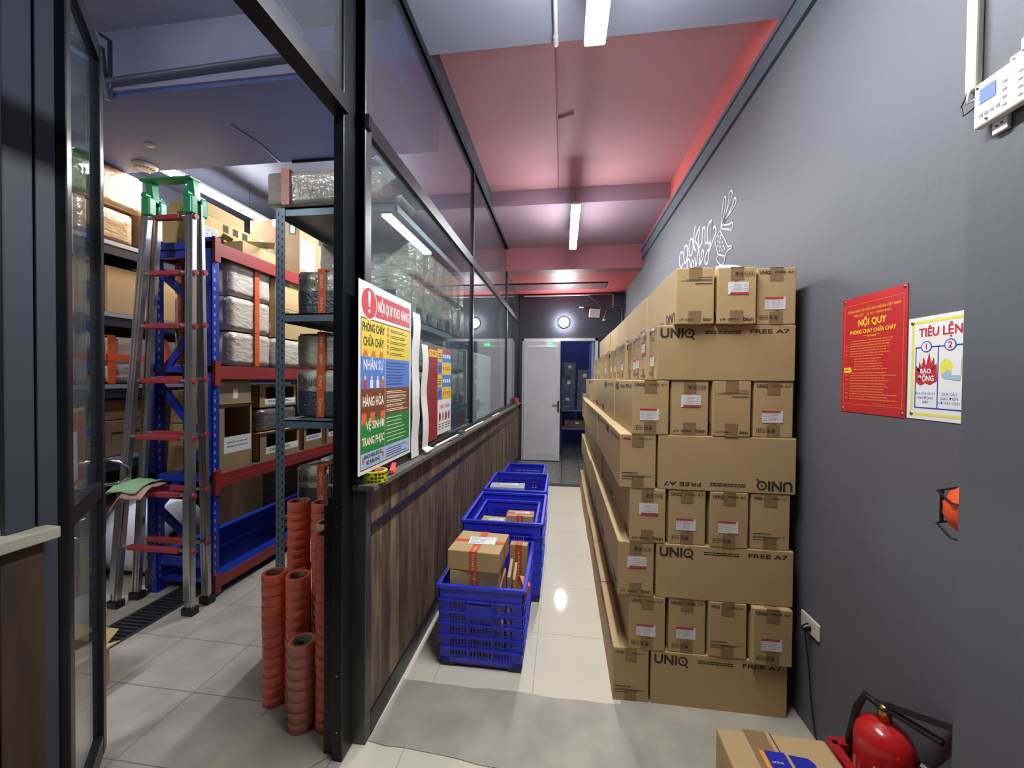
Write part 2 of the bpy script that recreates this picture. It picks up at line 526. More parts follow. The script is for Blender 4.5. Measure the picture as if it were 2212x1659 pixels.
b = MB()
b.box(-0.925, 1.53, 0, -0.835, 7.25, 1.07, 1)
y = 1.545
while y < 7.22:
    e = min(y + 0.0895, 7.25)
    b.bbox(-0.837, y, 0.10, -0.812, e, 1.075, 0.002, 0, 1)
    y += 0.092
struct('wall_middle', 'low partition clad in weathered brown planks', 'wall', b, [M_WOOD, M_WALLD])
b = MB().box(-0.837, 1.545, 0.0, -0.805, 7.25, 0.10).box(-0.812, 1.545, 0.885, -0.802, 7.25, 0.918)
for y in [1.6 + 0.3 * i for i in range(19)]:
    b.lathe([(0, 0.0), (0.006, 0.0), (0.006, 0.002), (0, 0.004)], (0, 0, 0), 8)
    base = len(b.v) - 32
    for i in range(base, len(b.v)):
        v = b.v[i]
        b.v[i] = (-0.802 + v[2], y + v[0], 0.902 + v[1])
struct('baseboard_middle', 'dark steel skirting and rail across the planks', 'baseboard', b, M_STEEL)
b = MB().bbox(-0.925, 1.50, 0, -0.805, 1.545, 1.075, 0.003)
struct('trim_4', 'dark steel end plate of the low partition', 'trim', b, M_STEELG)
b = MB().bbox(-0.95, 1.49, 1.075, -0.765, 7.25, 1.10, 0.003).box(-0.90, 1.55, 1.10, -0.82, 7.25, 1.125, 1)
struct('trim_6', 'worn grey sill under the glass partition', 'sill', b, [mat('grey_sill', (108, 106, 102), 0.55, var=0.6, scale=9, c2=(80, 78, 76)), M_STEEL])

# glass partition: frames and panes
ys = [1.50, 3.45, 5.62, 7.25]
for i in range(3):
    for k, (z0, z1, g) in enumerate(((1.125, 2.575, M_GLASS), (2.635, 3.44, M_GLASS2))):
        nm = 'window_%d' % (i * 2 + k + 1)
        wnm = ['nearest', 'middle', 'farthest'][i]
        fr_ = MB()
        y0, y1 = ys[i], ys[i + 1]
        fr_.box(-0.86, y0, z0, -0.82, y0 + 0.03, z1).box(-0.86, y1 - 0.005, z0, -0.82, y1, z1)
        fr_.box(-0.86, y0, z1, -0.82, y1, z1 + (0.03 if k == 0 else 0.01))
        fr_.box(-0.86, y0, z0 - (0.03 if k else 0), -0.82, y1, z0 + 0.012)
        if i == 0 and k == 0:
            fr_.box(-0.90, y0, 2.575, -0.80, y0 + 0.03, 2.63)
        o = fr_.build(nm, M_STEEL)
        tag(o, '%s %s pane of the glass partition in a black frame' % (wnm, 'tall lower' if k == 0 else 'upper'), 'window', kind='structure')
        MB().box(-0.844, y0 + 0.03, z0 + 0.012, -0.836, y1 - 0.005, z1).build('pane', g, o)
# posts of the doorway and header
t = tag(MB().bbox(-0.905, 1.42, 0.0, -0.862, 1.50, CL - 0.11, 0.003).build('trim_7', M_STEEL), 'tall black steel post at the near end of the partition', 'post', kind='structure')
b = MB()
for z in (0.12, 0.35, 0.95, 1.03, 1.9, 2.3):
    b.tube([(-0.883, 1.421, z), (-0.883, 1.417, z)], 0.004, 8)
b.build('screw', M_CHROME, t)
tag(MB().bbox(-0.87, 1.50, 1.10, -0.815, 1.553, CL - 0.11, 0.003).build('trim_8', M_STEELG), 'worn grey steel upright beside the black post', 'post', kind='structure')
tag(MB().bbox(-0.955, 1.44, 0.0, -0.905, 1.50, 1.06, 0.003).build('trim_9', M_STEEL), 'short black jamb below the door catch', 'post', kind='structure')
b = MB().box(-0.905, -2.8, 2.575, -0.84, 1.42, 2.635).box(-0.905, -2.8, CL - 0.115, -0.80, 1.50, CL - 0.01)
tag(b.build('trim_10', M_STEEL), 'black header rail over the storage doorway', 'trim', kind='structure')
o = tag(MB().box(-0.88, -2.8, 2.635, -0.872, 1.42, CL - 0.11).build('window_7', M_GLASS2), 'glass transom with painted light haze over the storage doorway', 'window', kind='structure')
# door catch on the post
t = thing('door_catch', 'small steel door catch on the black post', 'door catch', (-0.91, 1.425, 1.1))
MB().box(-0.012, -0.004, 0.02, 0.0, 0.004, 0.10).box(-0.014, -0.006, -0.02, 0.0, 0.0, 0.01).build('strike_plate', M_CHROME, t)
MB().box(-0.03, -0.003, -0.07, -0.018, 0.003, 0.06).build('bolt', M_ALU, t)

# near left wall section with its jamb
WX = -1.50
b = MB().box(WX - 0.12, -2.8, 0, WX - 0.02, 0.93, 1.07, 1)
y = 0.93
while y > 0.2:
    b.bbox(WX - 0.022, y - 0.0895, 0.05, WX, y, 1.065, 0.002, 0, 1)
    y -= 0.092
b.box(WX - 0.02, -2.8, 0, WX, y, 1.07, 1)
struct('wall_near', 'low plank-clad wall at the left edge', 'wall', b, [mat('shaded_weathered_wood', (72, 56, 40), 0.7, var=1.0, scale=6, c2=(44, 34, 26), stretch=(1, 3, 0.4)), M_WALLD])  # planks coloured darker to imitate the shade they stand in
b = MB().bbox(WX - 0.14, -2.8, 1.065, WX + 0.03, 0.95, 1.10, 0.004)
rg = random.Random(5)
for i in range(26):
    a = rg.uniform(0.35, 0.9)
    r_ = rg.uniform(0.006, 0.02)
    b.bbox(WX - 0.1 + rg.random() * 0.08, a, 1.098, WX - 0.1 + rg.random() * 0.08 + r_ * 2, a + r_ * 2.5, 1.10 + r_, 0.002, 1, 1)
struct('trim_11', 'rough cement ledge on the low wall at the left edge', 'sill', b, [M_CONC, mat('cement_crumbs', (176, 168, 158), 0.9)])
b = MB().box(WX - 0.10, -2.8, 1.10, WX - 0.04, 0.80, CL).bbox(WX - 0.10, 0.862, 1.10, WX - 0.02, 0.925, CL, 0.004)
b.bbox(WX - 0.09, 0.93, 0.0, WX - 0.02, 0.975, CL, 0.003)
struct('wall_jamb', 'dark blue-grey panels and jamb at the left edge', 'wall', b, M_WALLD)

# open glazed door leaf
LA = math.radians(45)
t = thing('door_1', 'open narrow glass door leaf in a dark frame, swung into the storage room', 'door', (WX - 0.03, 0.985, 0), math.pi / 2 + LA, kind='structure')
LW = 0.485
b = MB()
b.bbox(0, -0.02, 0.01, 0.05, 0.02, 2.85, 0.003).bbox(LW - 0.05, -0.02, 0.01, LW, 0.02, 2.85, 0.003)
b.box(0.05, -0.018, 0.01, LW - 0.05, 0.018, 0.09).box(0.05, -0.018, 1.06, LW - 0.05, 0.018, 1.12).box(0.05, -0.018, 2.79, LW - 0.05, 0.018, 2.85)
b.build('door_frame', M_STEEL, t)
MB().box(0.05, -0.004, 1.12, LW - 0.05, 0.004, 2.79).box(0.05, -0.004, 0.09, LW - 0.05, 0.004, 1.06).build('pane', M_GLASS, t)
h = MB()
for s_ in (-1, 1):
    h.tube([(LW - 0.025, s_ * 0.02, 1.20), (LW - 0.025, s_ * 0.06, 1.19), (LW - 0.02, s_ * 0.09, 1.16), (LW - 0.025, s_ * 0.09, 1.125), (LW - 0.025, s_ * 0.06, 1.10), (LW - 0.025, s_ * 0.02, 1.10)], 0.007, 8)
h.build('handle', M_CHROME, t)
MB().bbox(LW - 0.048, -0.0215, 0.90, LW - 0.002, 0.0215, 1.30, 0.0015).build('lock_case', M_BLACK, t)
h = MB().tube([(LW - 0.02, 0.03, 0.97), (LW - 0.02, 0.07, 0.96), (LW - 0.02, 0.085, 0.93), (LW - 0.02, 0.07, 0.90), (LW - 0.02, 0.03, 0.89)], 0.006, 8)
h.build('lower_handle', M_CHROME, t)
# safety poster seen through the leaf, stuck on its glass
b = MB()
b.M = frame((0.12, 0.006, 1.15), (1, 0, 0), (0, 0, 1))
b.quad(0, 0, 0.2, 0.28, 0, 0).quad(0.012, 0.012, 0.188, 0.268, 0.0005, 1).quad(0.03, 0.03, 0.10, 0.20, 0.001, 2)
b.build('sticker', [mat('poster_yellow', (224, 196, 60), 0.5), mat('poster_red', (190, 40, 44), 0.5), M_PAPER], t)

# ---- far white door
t = thing('door_2', 'tall white double door at the far end, its right half open', 'door', (0, 7.23, 0), kind='structure')
b = MB().box(-0.76, 0.0, 0, -0.735, 0.10, 2.30).box(0.585, 0.0, 0, 0.64, 0.10, 2.30).box(-0.76, 0.0, 2.255, 0.64, 0.10, 2.30)
b.build('door_frame', M_WHITEP, t)
b = MB().bbox(-0.727, -0.015, 0.012, -0.047, 0.03, 2.25, 0.004)
b.bbox(-0.66, -0.020, 0.10, -0.11, -0.014, 2.17, 0.003).bbox(-0.64, -0.024, 0.12, -0.13, -0.018, 2.15, 0.003)
b.bbox(-0.06, -0.022, 0.012, -0.047, 0.03, 2.25, 0.002)
leaf = b.build('door_leaf', M_WHITEP, t)
h = MB().bbox(-0.095, -0.035, 0.92, -0.062, -0.022, 1.14, 0.004).tube([(-0.08, -0.03, 1.06), (-0.08, -0.065, 1.06), (-0.19, -0.065, 1.06)], 0.009, 8)
h.build('handle', mat('dark_metal', (90, 90, 88), 0.3, metal=0.9), leaf)
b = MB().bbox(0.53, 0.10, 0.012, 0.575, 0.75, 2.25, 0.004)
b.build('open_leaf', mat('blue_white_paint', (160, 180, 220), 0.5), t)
g = tag(MB().bbox(-0.29, 7.195, 2.17, -0.20, 7.206, 2.20, 0.003).build('indicator_light', mat('green_glow', (40, 200, 90), 0.4, emit=(60, 255, 120), es=1.5)), 'tiny green light at the top of the white door', 'light')

# ================================================================ LAMPS
M_HOUSE = mat('lamp_housing', (200, 202, 206), 0.4)


def tube_lamp(x, y0, y1, z, label, wd=0.075, top=None):
    t = thing('tube_light', label, 'light', (x, (y0 + y1) / 2, z), 0, 'batten tube lights')
    L_ = (y1 - y0) / 2
    MB().bbox(-wd / 2, -L_, -0.030, wd / 2, L_, 0.0, 0.008).build('diffuser', M_LAMP, t)
    MB().box(-wd / 2, -L_, 0.0, wd / 2, L_, 0.022).build('housing', M_HOUSE, t)
    if top:
        c = MB()
        for s_ in (-0.6, 0.6):
            c.tube([(0, s_ * L_, 0.02), (0, s_ * L_, top - z - 0.001)], 0.0025, 6)
        c.build('suspension_wire', M_WALLD, t)
    return t


tube_lamp(0.135, 0.73, 1.93, 3.2, 'white tube light hanging from the near ceiling, cut by the top edge of the picture', 0.10, CL)
tube_lamp(0.105, 3.70, 4.90, 3.2, 'white tube light hanging before the far end of the corridor', 0.085, CL)
tube_lamp(-3.16, 2.60, 3.76, 3.2, 'slanting bright tube light above the ladder and blue rack', 0.085, CL)
tube_lamp(-2.4, -0.5, 0.7, 3.2, 'unseen tube light added in the near part of the storage room', 0.085, CL)  # out of view, added to light the storage aisle
tube_lamp(-1.71, 2.76, 3.94, 3.2, 'tube light mostly hidden behind the wrapped box on the grey shelf', 0.085, CL)
t = thing('bulkhead_light', 'round glaring lamp on the dark wall above the far door', 'light', (0.01, 7.25, 2.60))
b = MB()
b.M = rmat('X', math.pi / 2)
b.lathe([(0.0, 0.09), (0.05, 0.08), (0.08, 0.05), (0.085, 0.02)], seg=24)
b.build('lamp_globe', mat('globe', (255, 255, 255), 0.5, emit=(250, 252, 255), es=120), t)
b = MB(); b.M = rmat('X', math.pi / 2)
b.lathe([(0.0, 0.0), (0.10, 0.0), (0.10, 0.02), (0.085, 0.02)], seg=24)
b.build('lamp_base', M_WHITE, t)

# conduits on the corridor ceiling
b = MB().tube([(-0.06, -1.0, CL - 0.012), (-0.06, 2.17, CL - 0.012)], 0.011, 10)
b.tube([(-0.06, 2.15, CL - 0.014), (-0.06, 2.21, CL - 0.014)], 0.015, 10)
tag(b.build('conduit', M_WHITE), 'white conduit running along the near corridor ceiling', 'conduit')
b = MB().tube([(-0.065, 2.21, 3.612), (-0.065, 4.23, 3.612)], 0.006, 8)
b.tube([(-0.065, 3.1, 3.612), (0.06, 3.05, 3.61)], 0.008, 8)
tag(b.build('ceiling_cable', mat('faded_red_cable', (176, 110, 112), 0.5)), 'thin faded cable along the red ceiling', 'cable')
b = MB().tube([(-0.74, 7.24, 3.10), (0.88, 7.24, 3.11), (0.90, 7.24, 3.09), (0.90, 7.24, 2.85)], 0.014, 8)
tag(b.build('conduit', mat('conduit_grey', (190, 176, 180), 0.5)), 'pale conduit running along the top of the far wall', 'conduit')
b = MB()
for pth in ([(0.46, 7.24, 3.08), (0.60, 7.24, 2.98), (0.68, 7.235, 2.85), (0.66, 7.23, 2.74)],
            [(1.05, 7.23, 2.88), (0.90, 7.23, 2.90), (0.78, 7.23, 2.80), (0.74, 7.23, 2.66)],
            [(1.06, 7.23, 2.88), (1.065, 7.23, 2.3)]):
    b.tube(pth, 0.013, 8)
tag(b.build('cable', mat('cable_grey', (110, 108, 112), 0.5)), 'loose grey cables drooping beside the white box on the far wall', 'cable')
t = thing('junction_box', 'small white junction box tilted on the far wall beside the lamp', 'junction box', (0.56, 7.18, 2.76))
b = MB(); b.M = rmat('Y', math.radians(5))
b.bbox(-0.09, -0.04, -0.08, 0.10, 0.03, 0.07, 0.008).build('casing', M_WHITE, t)
MB().box(-0.18, 0.02, 0.085, 0.05, 0.05, 0.12).bbox(-0.12, -0.01, 0.0, -0.085, 0.05, 0.06, 0.005).build('bracket', M_BLACK, t)
b = MB().bbox(-0.27, 0.02, 0.10, -0.19, 0.05, 0.125, 0.006).bbox(0.15, -0.02, -0.15, 0.20, 0.02, -0.11, 0.008)
b.build('plug', M_WHITE, t)
# white trunking, panel, cable on the near step of the right wall
PX = 0.93
b = MB().bbox(PX - 0.016, 1.004, 2.215, PX, 1.029, CL - 0.002, 0.004)
tag(b.build('cable_trunking', mat('cream_trunking', (222, 216, 200), 0.4)), 'cream cable trunking running down to the white panel', 'cable trunking')
t = thing('alarm_panel', 'white control panel with a small screen on the right wall', 'control panel', (PX, 0, 0))
MB().bbox(-0.024, 0.78, 2.115, -0.006, 0.998, 2.213, 0.004).build('housing', M_WHITE, t)
MB().bbox(-0.009, 0.945, 2.088, 0.0, 0.975, 2.120, 0.002).build('mounting_tab', M_WHITE, t)
MB().bbox(-0.009, 0.895, 2.205, 0.0, 0.945, 2.232, 0.002).bbox(-0.009, 0.87, 2.225, 0.0, 0.925, 2.255, 0.002).build('mounting_tab', M_WHITE, t)
b = MB(); b.M = frame((-0.0245, 0.985, 2.17), (0, -1, 0), (0, 0, 1))
b.quad(0, -0.006, 0.032, 0.026, 0.0004)
b.build('screen', mat('lcd_screen', (130, 150, 200), 0.2), t)
b = MB(); b.M = frame((-0.0245, 0.985, 2.17), (0, -1, 0), (0, 0, 1))
for i in range(5):
    for j in range(4):
        b.quad(0.045 + i * 0.028, -0.04 + j * 0.016, 0.053 + i * 0.028, -0.036 + j * 0.016, 0.0004)
for i in range(4):
    b.quad(0.0 + i * 0.011, -0.035, 0.007 + i * 0.011, -0.028, 0.0004)
b.build('button', mat('button_grey', (170, 150, 160), 0.5), t)
b = MB()
for y, z in ((0.965, 2.104), (0.955, 2.106), (0.935, 2.222), (0.915, 2.240), (0.99, 2.203), (0.97, 2.125)):
    b.tube([(-0.008 if z > 2.21 or z < 2.11 else -0.024, y, z), (-0.011 if z > 2.21 or z < 2.11 else -0.0265, y, z)], 0.0022, 8)
b.build('screw', M_BLACK, t)
b = MB().tube([(PX - 0.014, 1.02, 2.22), (PX - 0.02, 1.03, 2.19), (PX - 0.02, 1.024, 2.165), (PX - 0.016, 1.01, 2.17), (PX - 0.012, 1.0, 2.18)], 0.0018, 6)
b.tube([(PX - 0.012, 1.02, 2.22), (PX - 0.022, 1.012, 2.205), (PX - 0.02, 1.018, 2.188), (PX - 0.01, 1.005, 2.192)], 0.003, 6, 1)
tag(b.build('wire', [M_BLACK, M_WHITE]), 'thin black and white wires looping under the cream trunking', 'wire')

# socket with plug and cord
t = thing('wall_socket', 'white double wall socket with a black plug in it', 'socket', (XW, 1.835, 0.475))
MB().bbox(-0.010, -0.062, -0.036, 0.0, 0.062, 0.036, 0.004).build('face_plate', mat('ivory_plastic', (214, 208, 190), 0.4), t)
b = MB()
for y in (-0.028, 0.03):
    for k in (-0.008, 0.008):
        b.tube([(-0.0102, y + k, 0.008), (-0.0108, y + k, 0.008)], 0.0022, 8)
b.build('pin_hole', M_BLACK, t)
MB().tube([(-0.010, 0.0, -0.008), (-0.022, 0.0, -0.010), (-0.034, 0.0, -0.016)], 0.017, 12, r2=0.012).build('plug', M_BLACK, t)
b = MB().tube([(-0.03, 0.0, -0.016), (-0.028, -0.01, -0.07), (-0.02, -0.02, -0.18), (-0.016, -0.03, -0.30), (-0.016, -0.06, -0.42), (-0.03, -0.12, -0.467), (-0.03, -0.3, -0.469)], 0.0035, 8)
b.build('cord', M_BLACK, t)

# orange extinguisher ball in its bracket, half hidden by the wall step
t = thing('fire_extinguisher_ball', 'orange fire extinguisher ball in a black wire bracket, half hidden by the wall step', 'fire extinguisher', (1.022, 1.068, 1.232))
prof = []
for i in range(17):
    a = -math.pi / 2 + math.pi * i / 16
    r_ = 0.072 + (0.0015 if i % 2 else -0.001)
    prof.append((max(r_ * math.cos(a), 0), r_ * math.sin(a)))
MB().lathe(prof, seg=28).build('ball', mat('orange_ball', (236, 84, 40), 0.35), t)
b = MB()
for z in (-0.05, 0.035):
    b.tube([(0.075, 0.06, z + 0.01), (0.02, 0.082, z + 0.01), (-0.045, 0.072, z), (-0.076, 0.0, z - 0.012), (-0.06, -0.05, z - 0.012)], 0.0028, 8)
b.tube([(-0.03, 0.077, 0.035), (-0.03, 0.077, -0.05)], 0.004, 8)
b.build('bracket', M_BLACK, t)

# fire extinguishers at the lower right
def extinguisher(loc, r, h, label, rz):
    t = thing('fire_extinguisher', label, 'fire extinguisher', loc, rz, 'red fire extinguishers on the floor')
    MB().lathe([(0, 0), (r * 0.96, 0), (r, 0.02), (r, h * 0.84), (r * 0.975, h * 0.88), (r * 0.90, h * 0.92), (r * 0.76, h * 0.953), (r * 0.55, h * 0.978), (r * 0.30, h * 0.99), (r * 0.22, h), (0, h)], seg=32).build('cylinder', mat('extinguisher_red', (200, 34, 38), 0.25, coat=0.5), t)
    b = MB()
    b.lathe([(0, h), (0.018, h), (0.018, h + 0.035), (0.012, h + 0.05), (0, h + 0.05)], seg=16)
    b.build('valve', mat('brass', (190, 160, 90), 0.25, metal=1.0), t)
    b = MB().bbox(-0.012, -0.03, h + 0.035, 0.012, 0.13, h + 0.047, 0.003)
    b.bar((0, 0.0, h + 0.05), (0, 0.15, h + 0.10), 0.022, 0.008)
    b.build('lever', M_BLACK, t)
    MB().tube([(0, 0.01, h + 0.03), (0, -0.05, h + 0.045), (0.01, -r * 0.9, h * 0.98), (0.02, -r * 1.08, h * 0.75), (0.02, -r * 1.1, h * 0.35)], 0.011, 10).build('hose', M_BLACK, t)
    b = MB().tube([(-0.02, 0, h + 0.03), (-0.04, 0, h + 0.03)], 0.014, 16)
    b.build('gauge', M_CHROME, t)
    b = MB()
    # label wrapped on the cylinder
    vs, fs = [], []
    for k in range(9):
        a = math.radians(215) - rz + k * 0.07
        for z in (h * 0.66, h * 0.77):
            vs.append(((r + 0.0008) * math.cos(a), (r + 0.0008) * math.sin(a), z))
    for k in range(8):
        fs.append((k * 2, k * 2 + 2, k * 2 + 3, k * 2 + 1))
    b.add(vs, fs, 0, True)
    vs, fs = [], []
    for k in range(15):
        a = math.radians(195) - rz + k * 0.10
        for z in (h * 0.2, h * 0.55):
            vs.append(((r + 0.0008) * math.cos(a), (r + 0.0008) * math.sin(a), z))
    for k in range(14):
        fs.append((k * 2, k * 2 + 2, k * 2 + 3, k * 2 + 1))
    b.add(vs, fs, 0, True)
    b.build('sticker', M_PAPER, t)
    return t


extinguisher((1.015, 1.335, 0.012), 0.074, 0.475, 'larger red fire extinguisher with black lever beside the near carton', -2.6)
extinguisher((1.030, 1.170, 0.012), 0.062, 0.425, 'smaller red fire extinguisher cut by the bottom edge of the picture', -1.2)
b = MB().box(0.885, 1.06, 0, 1.095, 1.40, 0.012)
b.bar((0.905, 1.40, 0.0), (0.905, 1.40, 0.34), 0.02, 0.02).bar((0.905, 1.06, 0.0), (0.905, 1.06, 0.34), 0.02, 0.02)
b.bar((0.905, 1.06, 0.34), (0.905, 1.40, 0.34), 0.03, 0.02).bar((0.905, 1.40, 0.34), (1.09, 1.40, 0.34), 0.03, 0.02)
tag(b.build('extinguisher_stand', mat('stand_red', (170, 30, 40), 0.35)), 'red metal stand holding two fire extinguishers against the wall', 'stand')

# carton at the lower right foreground
t = tag(MB().bbox(0.535, 1.10, 0.006, 0.875, 1.385, 0.36, 0.008).build('carton', M_CARD), 'brown carton with blue labels by the fire extinguishers, cut by the bottom edge', 'box')
b = MB().box(0.703, 1.10, 0.3602, 0.707, 1.385, 0.3606, 0)
b.box(0.62, 1.10, 0.3604, 0.69, 1.387, 0.3610, 1)
b.build('flap_seam', [M_INK, M_TAPEC], t)
b = MB()
b.M = frame((0.64, 1.20, 0.3615), (1, 0, 0), (0, 1, 0))
b.quad(0.015, 0.03, 0.075, 0.115, 0, 0).quad(-0.0, 0.035, 0.013, 0.115, 0, 1)
b.poly([(0.085, 0.03), (0.15, 0.03), (0.15, 0.09), (0.14, 0.105), (0.085, 0.11)], 0, 0)
b.text('oroca', 0.022, 0.075, 0.010, 0.0004, 2).text('nutri', 0.092, 0.06, 0.010, 0.0004, 2)
b.build('sticker', [mat('label_blue', (34, 44, 160), 0.4), mat('label_orange', (236, 160, 70), 0.4), M_PAPER], t)

# ================================================================ BIG CARTON STACK
BW, BL_, BH = 0.170, 0.605, 0.258
rb = random.Random(11)


def body_mesh():
    b = MB().bbox(-BW / 2 + 0.002, -BL_ / 2 + 0.002, 0, BW / 2 - 0.002, BL_ / 2 - 0.002, BH - 0.001, 0.004)
    return b.mesh('carton', [M_CARD, M_INK])


def tape_mesh():
    b = MB()
    hw = 0.028
    for z, s_ in ((BH, 1), (0, -1)):
        zz = BH - 0.0006 if s_ > 0 else -0.0002
        b.box(-hw, -BL_ / 2, zz, hw, BL_ / 2, zz + 0.0006)
        for e in (-1, 1):
            y = e * (BL_ / 2 - 0.0012)
            z0, z1 = (BH - 0.062, BH) if s_ > 0 else (0.0, 0.058)
            b.box(-hw, min(y, y - e * 0.0), z0, hw, y + 0.0001, z1)
            b.box(-hw, y - 0.0004, z0, hw, y + 0.0004, z1)
    return b.mesh('packing_tape', M_TAPEC)


def long_print(b):
    for s_ in (1, -1):
        b.M = frame((s_ * (BW / 2 - 0.0014), -s_ * BL_ / 2, 0), (0, s_, 0), (0, 0, 1))
        b.text('UNI', 0.016, BH - 0.060, 0.043, 0, 0, width=0.100, bold=0.004)
        # ring letter with a dot and tail
        cx, cy = 0.146, BH - 0.0385
        n = 20
        vs = [(cx + math.cos(2 * math.pi * k / n) * r_, cy + math.sin(2 * math.pi * k / n) * r_, 0) for r_ in (0.0145, 0.0225) for k in range(n)]
        b.add(vs, [(k, (k + 1) % n, n + (k + 1) % n, n + k) for k in range(n)])
        b.poly([(cx + math.cos(2 * math.pi * k / 12) * 0.005, cy + math.sin(2 * math.pi * k / 12) * 0.005) for k in range(12)])
        b.poly([(cx + 0.004, cy - 0.010), (cx + 0.012, cy - 0.012), (cx + 0.026, cy - 0.030), (cx + 0.016, cy - 0.030)])
        b.text('FREE A7', 0.410, BH - 0.040, 0.018, 0, 0, width=0.165, bold=0.0012)
        r_ = random.Random(2)
        b.lines(0.215, 0.385, BH - 0.032, 2, 0.009, 0.005, 0, 0, 0.1, r_)


def end_print(b, kind, e):
    b.M = frame((e * BW / 2 * 1.0, e * (BL_ / 2 - 0.0005), 0), (-e, 0, 0), (0, 0, 1))
    if kind == 'A':
        b.text('UNIQ', 0.013, BH - 0.029, 0.014, 0, 0, width=0.045, bold=0.001)
        b.text('FREE A7', 0.078, BH - 0.027, 0.009, 0, 0, width=0.078, bold=0.0005)
        # handling icons
        for i, x0 in enumerate((0.014, 0.034, 0.056, 0.076)):
            b.quad(x0, 0.022, x0 + 0.017, 0.0235)
            b.quad(x0, 0.041, x0 + 0.017, 0.0425)
            b.quad(x0, 0.022, x0 + 0.0015, 0.0425)
            b.quad(x0 + 0.0155, 0.022, x0 + 0.017, 0.0425)
            if i == 0:
                b.poly([(x0 + 0.004, 0.031), (x0 + 0.013, 0.031), (x0 + 0.0085, 0.039)]).quad(x0 + 0.007, 0.025, x0 + 0.010, 0.031)
            elif i == 1:
                b.poly([(x0 + 0.003, 0.030), (x0 + 0.014, 0.030), (x0 + 0.0085, 0.036)])
            elif i == 2:
                b.quad(x0 + 0.005, 0.026, x0 + 0.012, 0.037)
            else:
                b.quad(x0 + 0.003, 0.025, x0 + 0.014, 0.031).quad(x0 + 0.006, 0.031, x0 + 0.013, 0.038)
    else:
        b.text('UNIQ', 0.013, BH - 0.027, 0.011, 0, 0, width=0.036, bold=0.001)
        b.text('FREE A7', 0.092, BH - 0.026, 0.007, 0, 0, width=0.062, bold=0.0004)
        r_ = random.Random(4)
        b.quad(0.012, 0.071, 0.085, 0.0745)
        b.quad(0.012, 0.058, 0.150, 0.0600)
        b.quad(0.012, 0.053, 0.125, 0.0550)
        b.quad(0.012, 0.043, 0.070, 0.0455)


def print_mesh(kind):
    b = MB()
    long_print(b)
    for e in (-1, 1):
        end_print(b, kind, e)
    return b.mesh('lettering', M_INK)


def label_mesh(dx=0.0, dz=0.0):
    b = MB()
    b.M = frame((-BW / 2, -(BL_ / 2) - 0.0004, 0), (1, 0, 0), (0, 0, 1))
    x0, x1, z0, z1 = 0.036 + dx, 0.124 + dx, 0.068 + dz, 0.123 + dz
    b.quad(x0, z0, x1, z1, 0, 0)
    b.quad(x0 + 0.0, z1 - 0.010, x1 - 0.010, z1, 0.0003, 1)
    r_ = random.Random(9)
    b.lines(x0 + 0.004, x0 + 0.026, z1 - 0.018, 4, 0.009, 0.0016, 0.0003, 2, 0.3, r_)
    b.lines(x0 + 0.030, x1 - 0.006, z1 - 0.016, 6, 0.006, 0.0014, 0.0003, 2, 0.4, r_)
    b.quad(x0 + 0.044, z0 - 0.004, x0 + 0.062, z0, 0, 1)
    return b.mesh('address_label', [M_PAPER, M_REDINK, mat('grey_print', (120, 116, 126), 0.6)])


ME_BODY, ME_TAPE = body_mesh(), tape_mesh()
ME_P = {'A': print_mesh('A'), 'C': print_mesh('C')}
ME_L = label_mesh()
GRP = 'stacked brown cartons along the right wall'


def carton(x, y, z, kind, flip, rz, label, name='carton'):
    """kind A = end face with address label, C = end face with small print; flip = upside down."""
    o = bpy.data.objects.new(name, ME_BODY)
    COL.objects.link(o)
    tag(o, label, 'box', GRP)
    for nm, me in (('packing_tape', ME_TAPE), ('lettering', ME_P[kind])) + ((('address_label', ME_L),) if kind == 'A' else ()):
        c = bpy.data.objects.new(nm, me)
        COL.objects.link(c)
        c.parent = o
    o.location = (x, y, z + (BH - 0.001 if flip else 0))
    o.rotation_euler = (0, math.pi if flip else 0, rz)
    return o


ORD = ['front', 'second', 'third', 'fourth', 'fifth', 'sixth', 'seventh', 'eighth', 'ninth', 'tenth', 'eleventh', 'twelfth', 'thirteenth',
       'fourteenth', 'fifteenth', 'sixteenth', 'seventeenth', 'eighteenth', 'nineteenth', 'twentieth', 'twenty-first']
LAY = ['bottom layer', 'second layer up', 'third layer up', 'fourth layer up', 'fifth layer up', 'sixth layer up', 'seventh layer up', 'top layer']
Y0 = 1.885
NB = 6


def wob(a=0.004):
    return rb.uniform(-a, a)


# even layers: outer column lengthways plus crosswise box on the front
ev = {0: (0.256, 'C', False, 0.433, False), 2: (0.272, 'A', True, 0.449, False), 4: (0.274, 'C', False, 0.451, True)}
for lv, (x0, k, fl_, xl, flong) in ev.items():
    z = lv * BH
    for i in range(NB):
        if i == 0:
            lab = 'narrow carton end at the aisle corner of the %s' % LAY[lv]
        else:
            lab = '%s carton back along the aisle side of the %s' % (ORD[i], LAY[lv])
        carton(x0 + BW / 2 + (wob(0.006) if i else 0), Y0 + BL_ / 2 + i * (BL_ + 0.006), z, k if i == 0 else rb.choice('AC'), fl_, wob(0.006), lab)
    lab = 'wide carton with big %slogo lettering, front of the %s' % ('upside-down ' if flong else '', LAY[lv])
    o = carton(xl + BL_ / 2, Y0 + BW / 2 + 0.002, z, 'C', flong, -math.pi / 2, lab)
    if flong:
        o.rotation_euler = (0, math.pi, math.pi / 2)
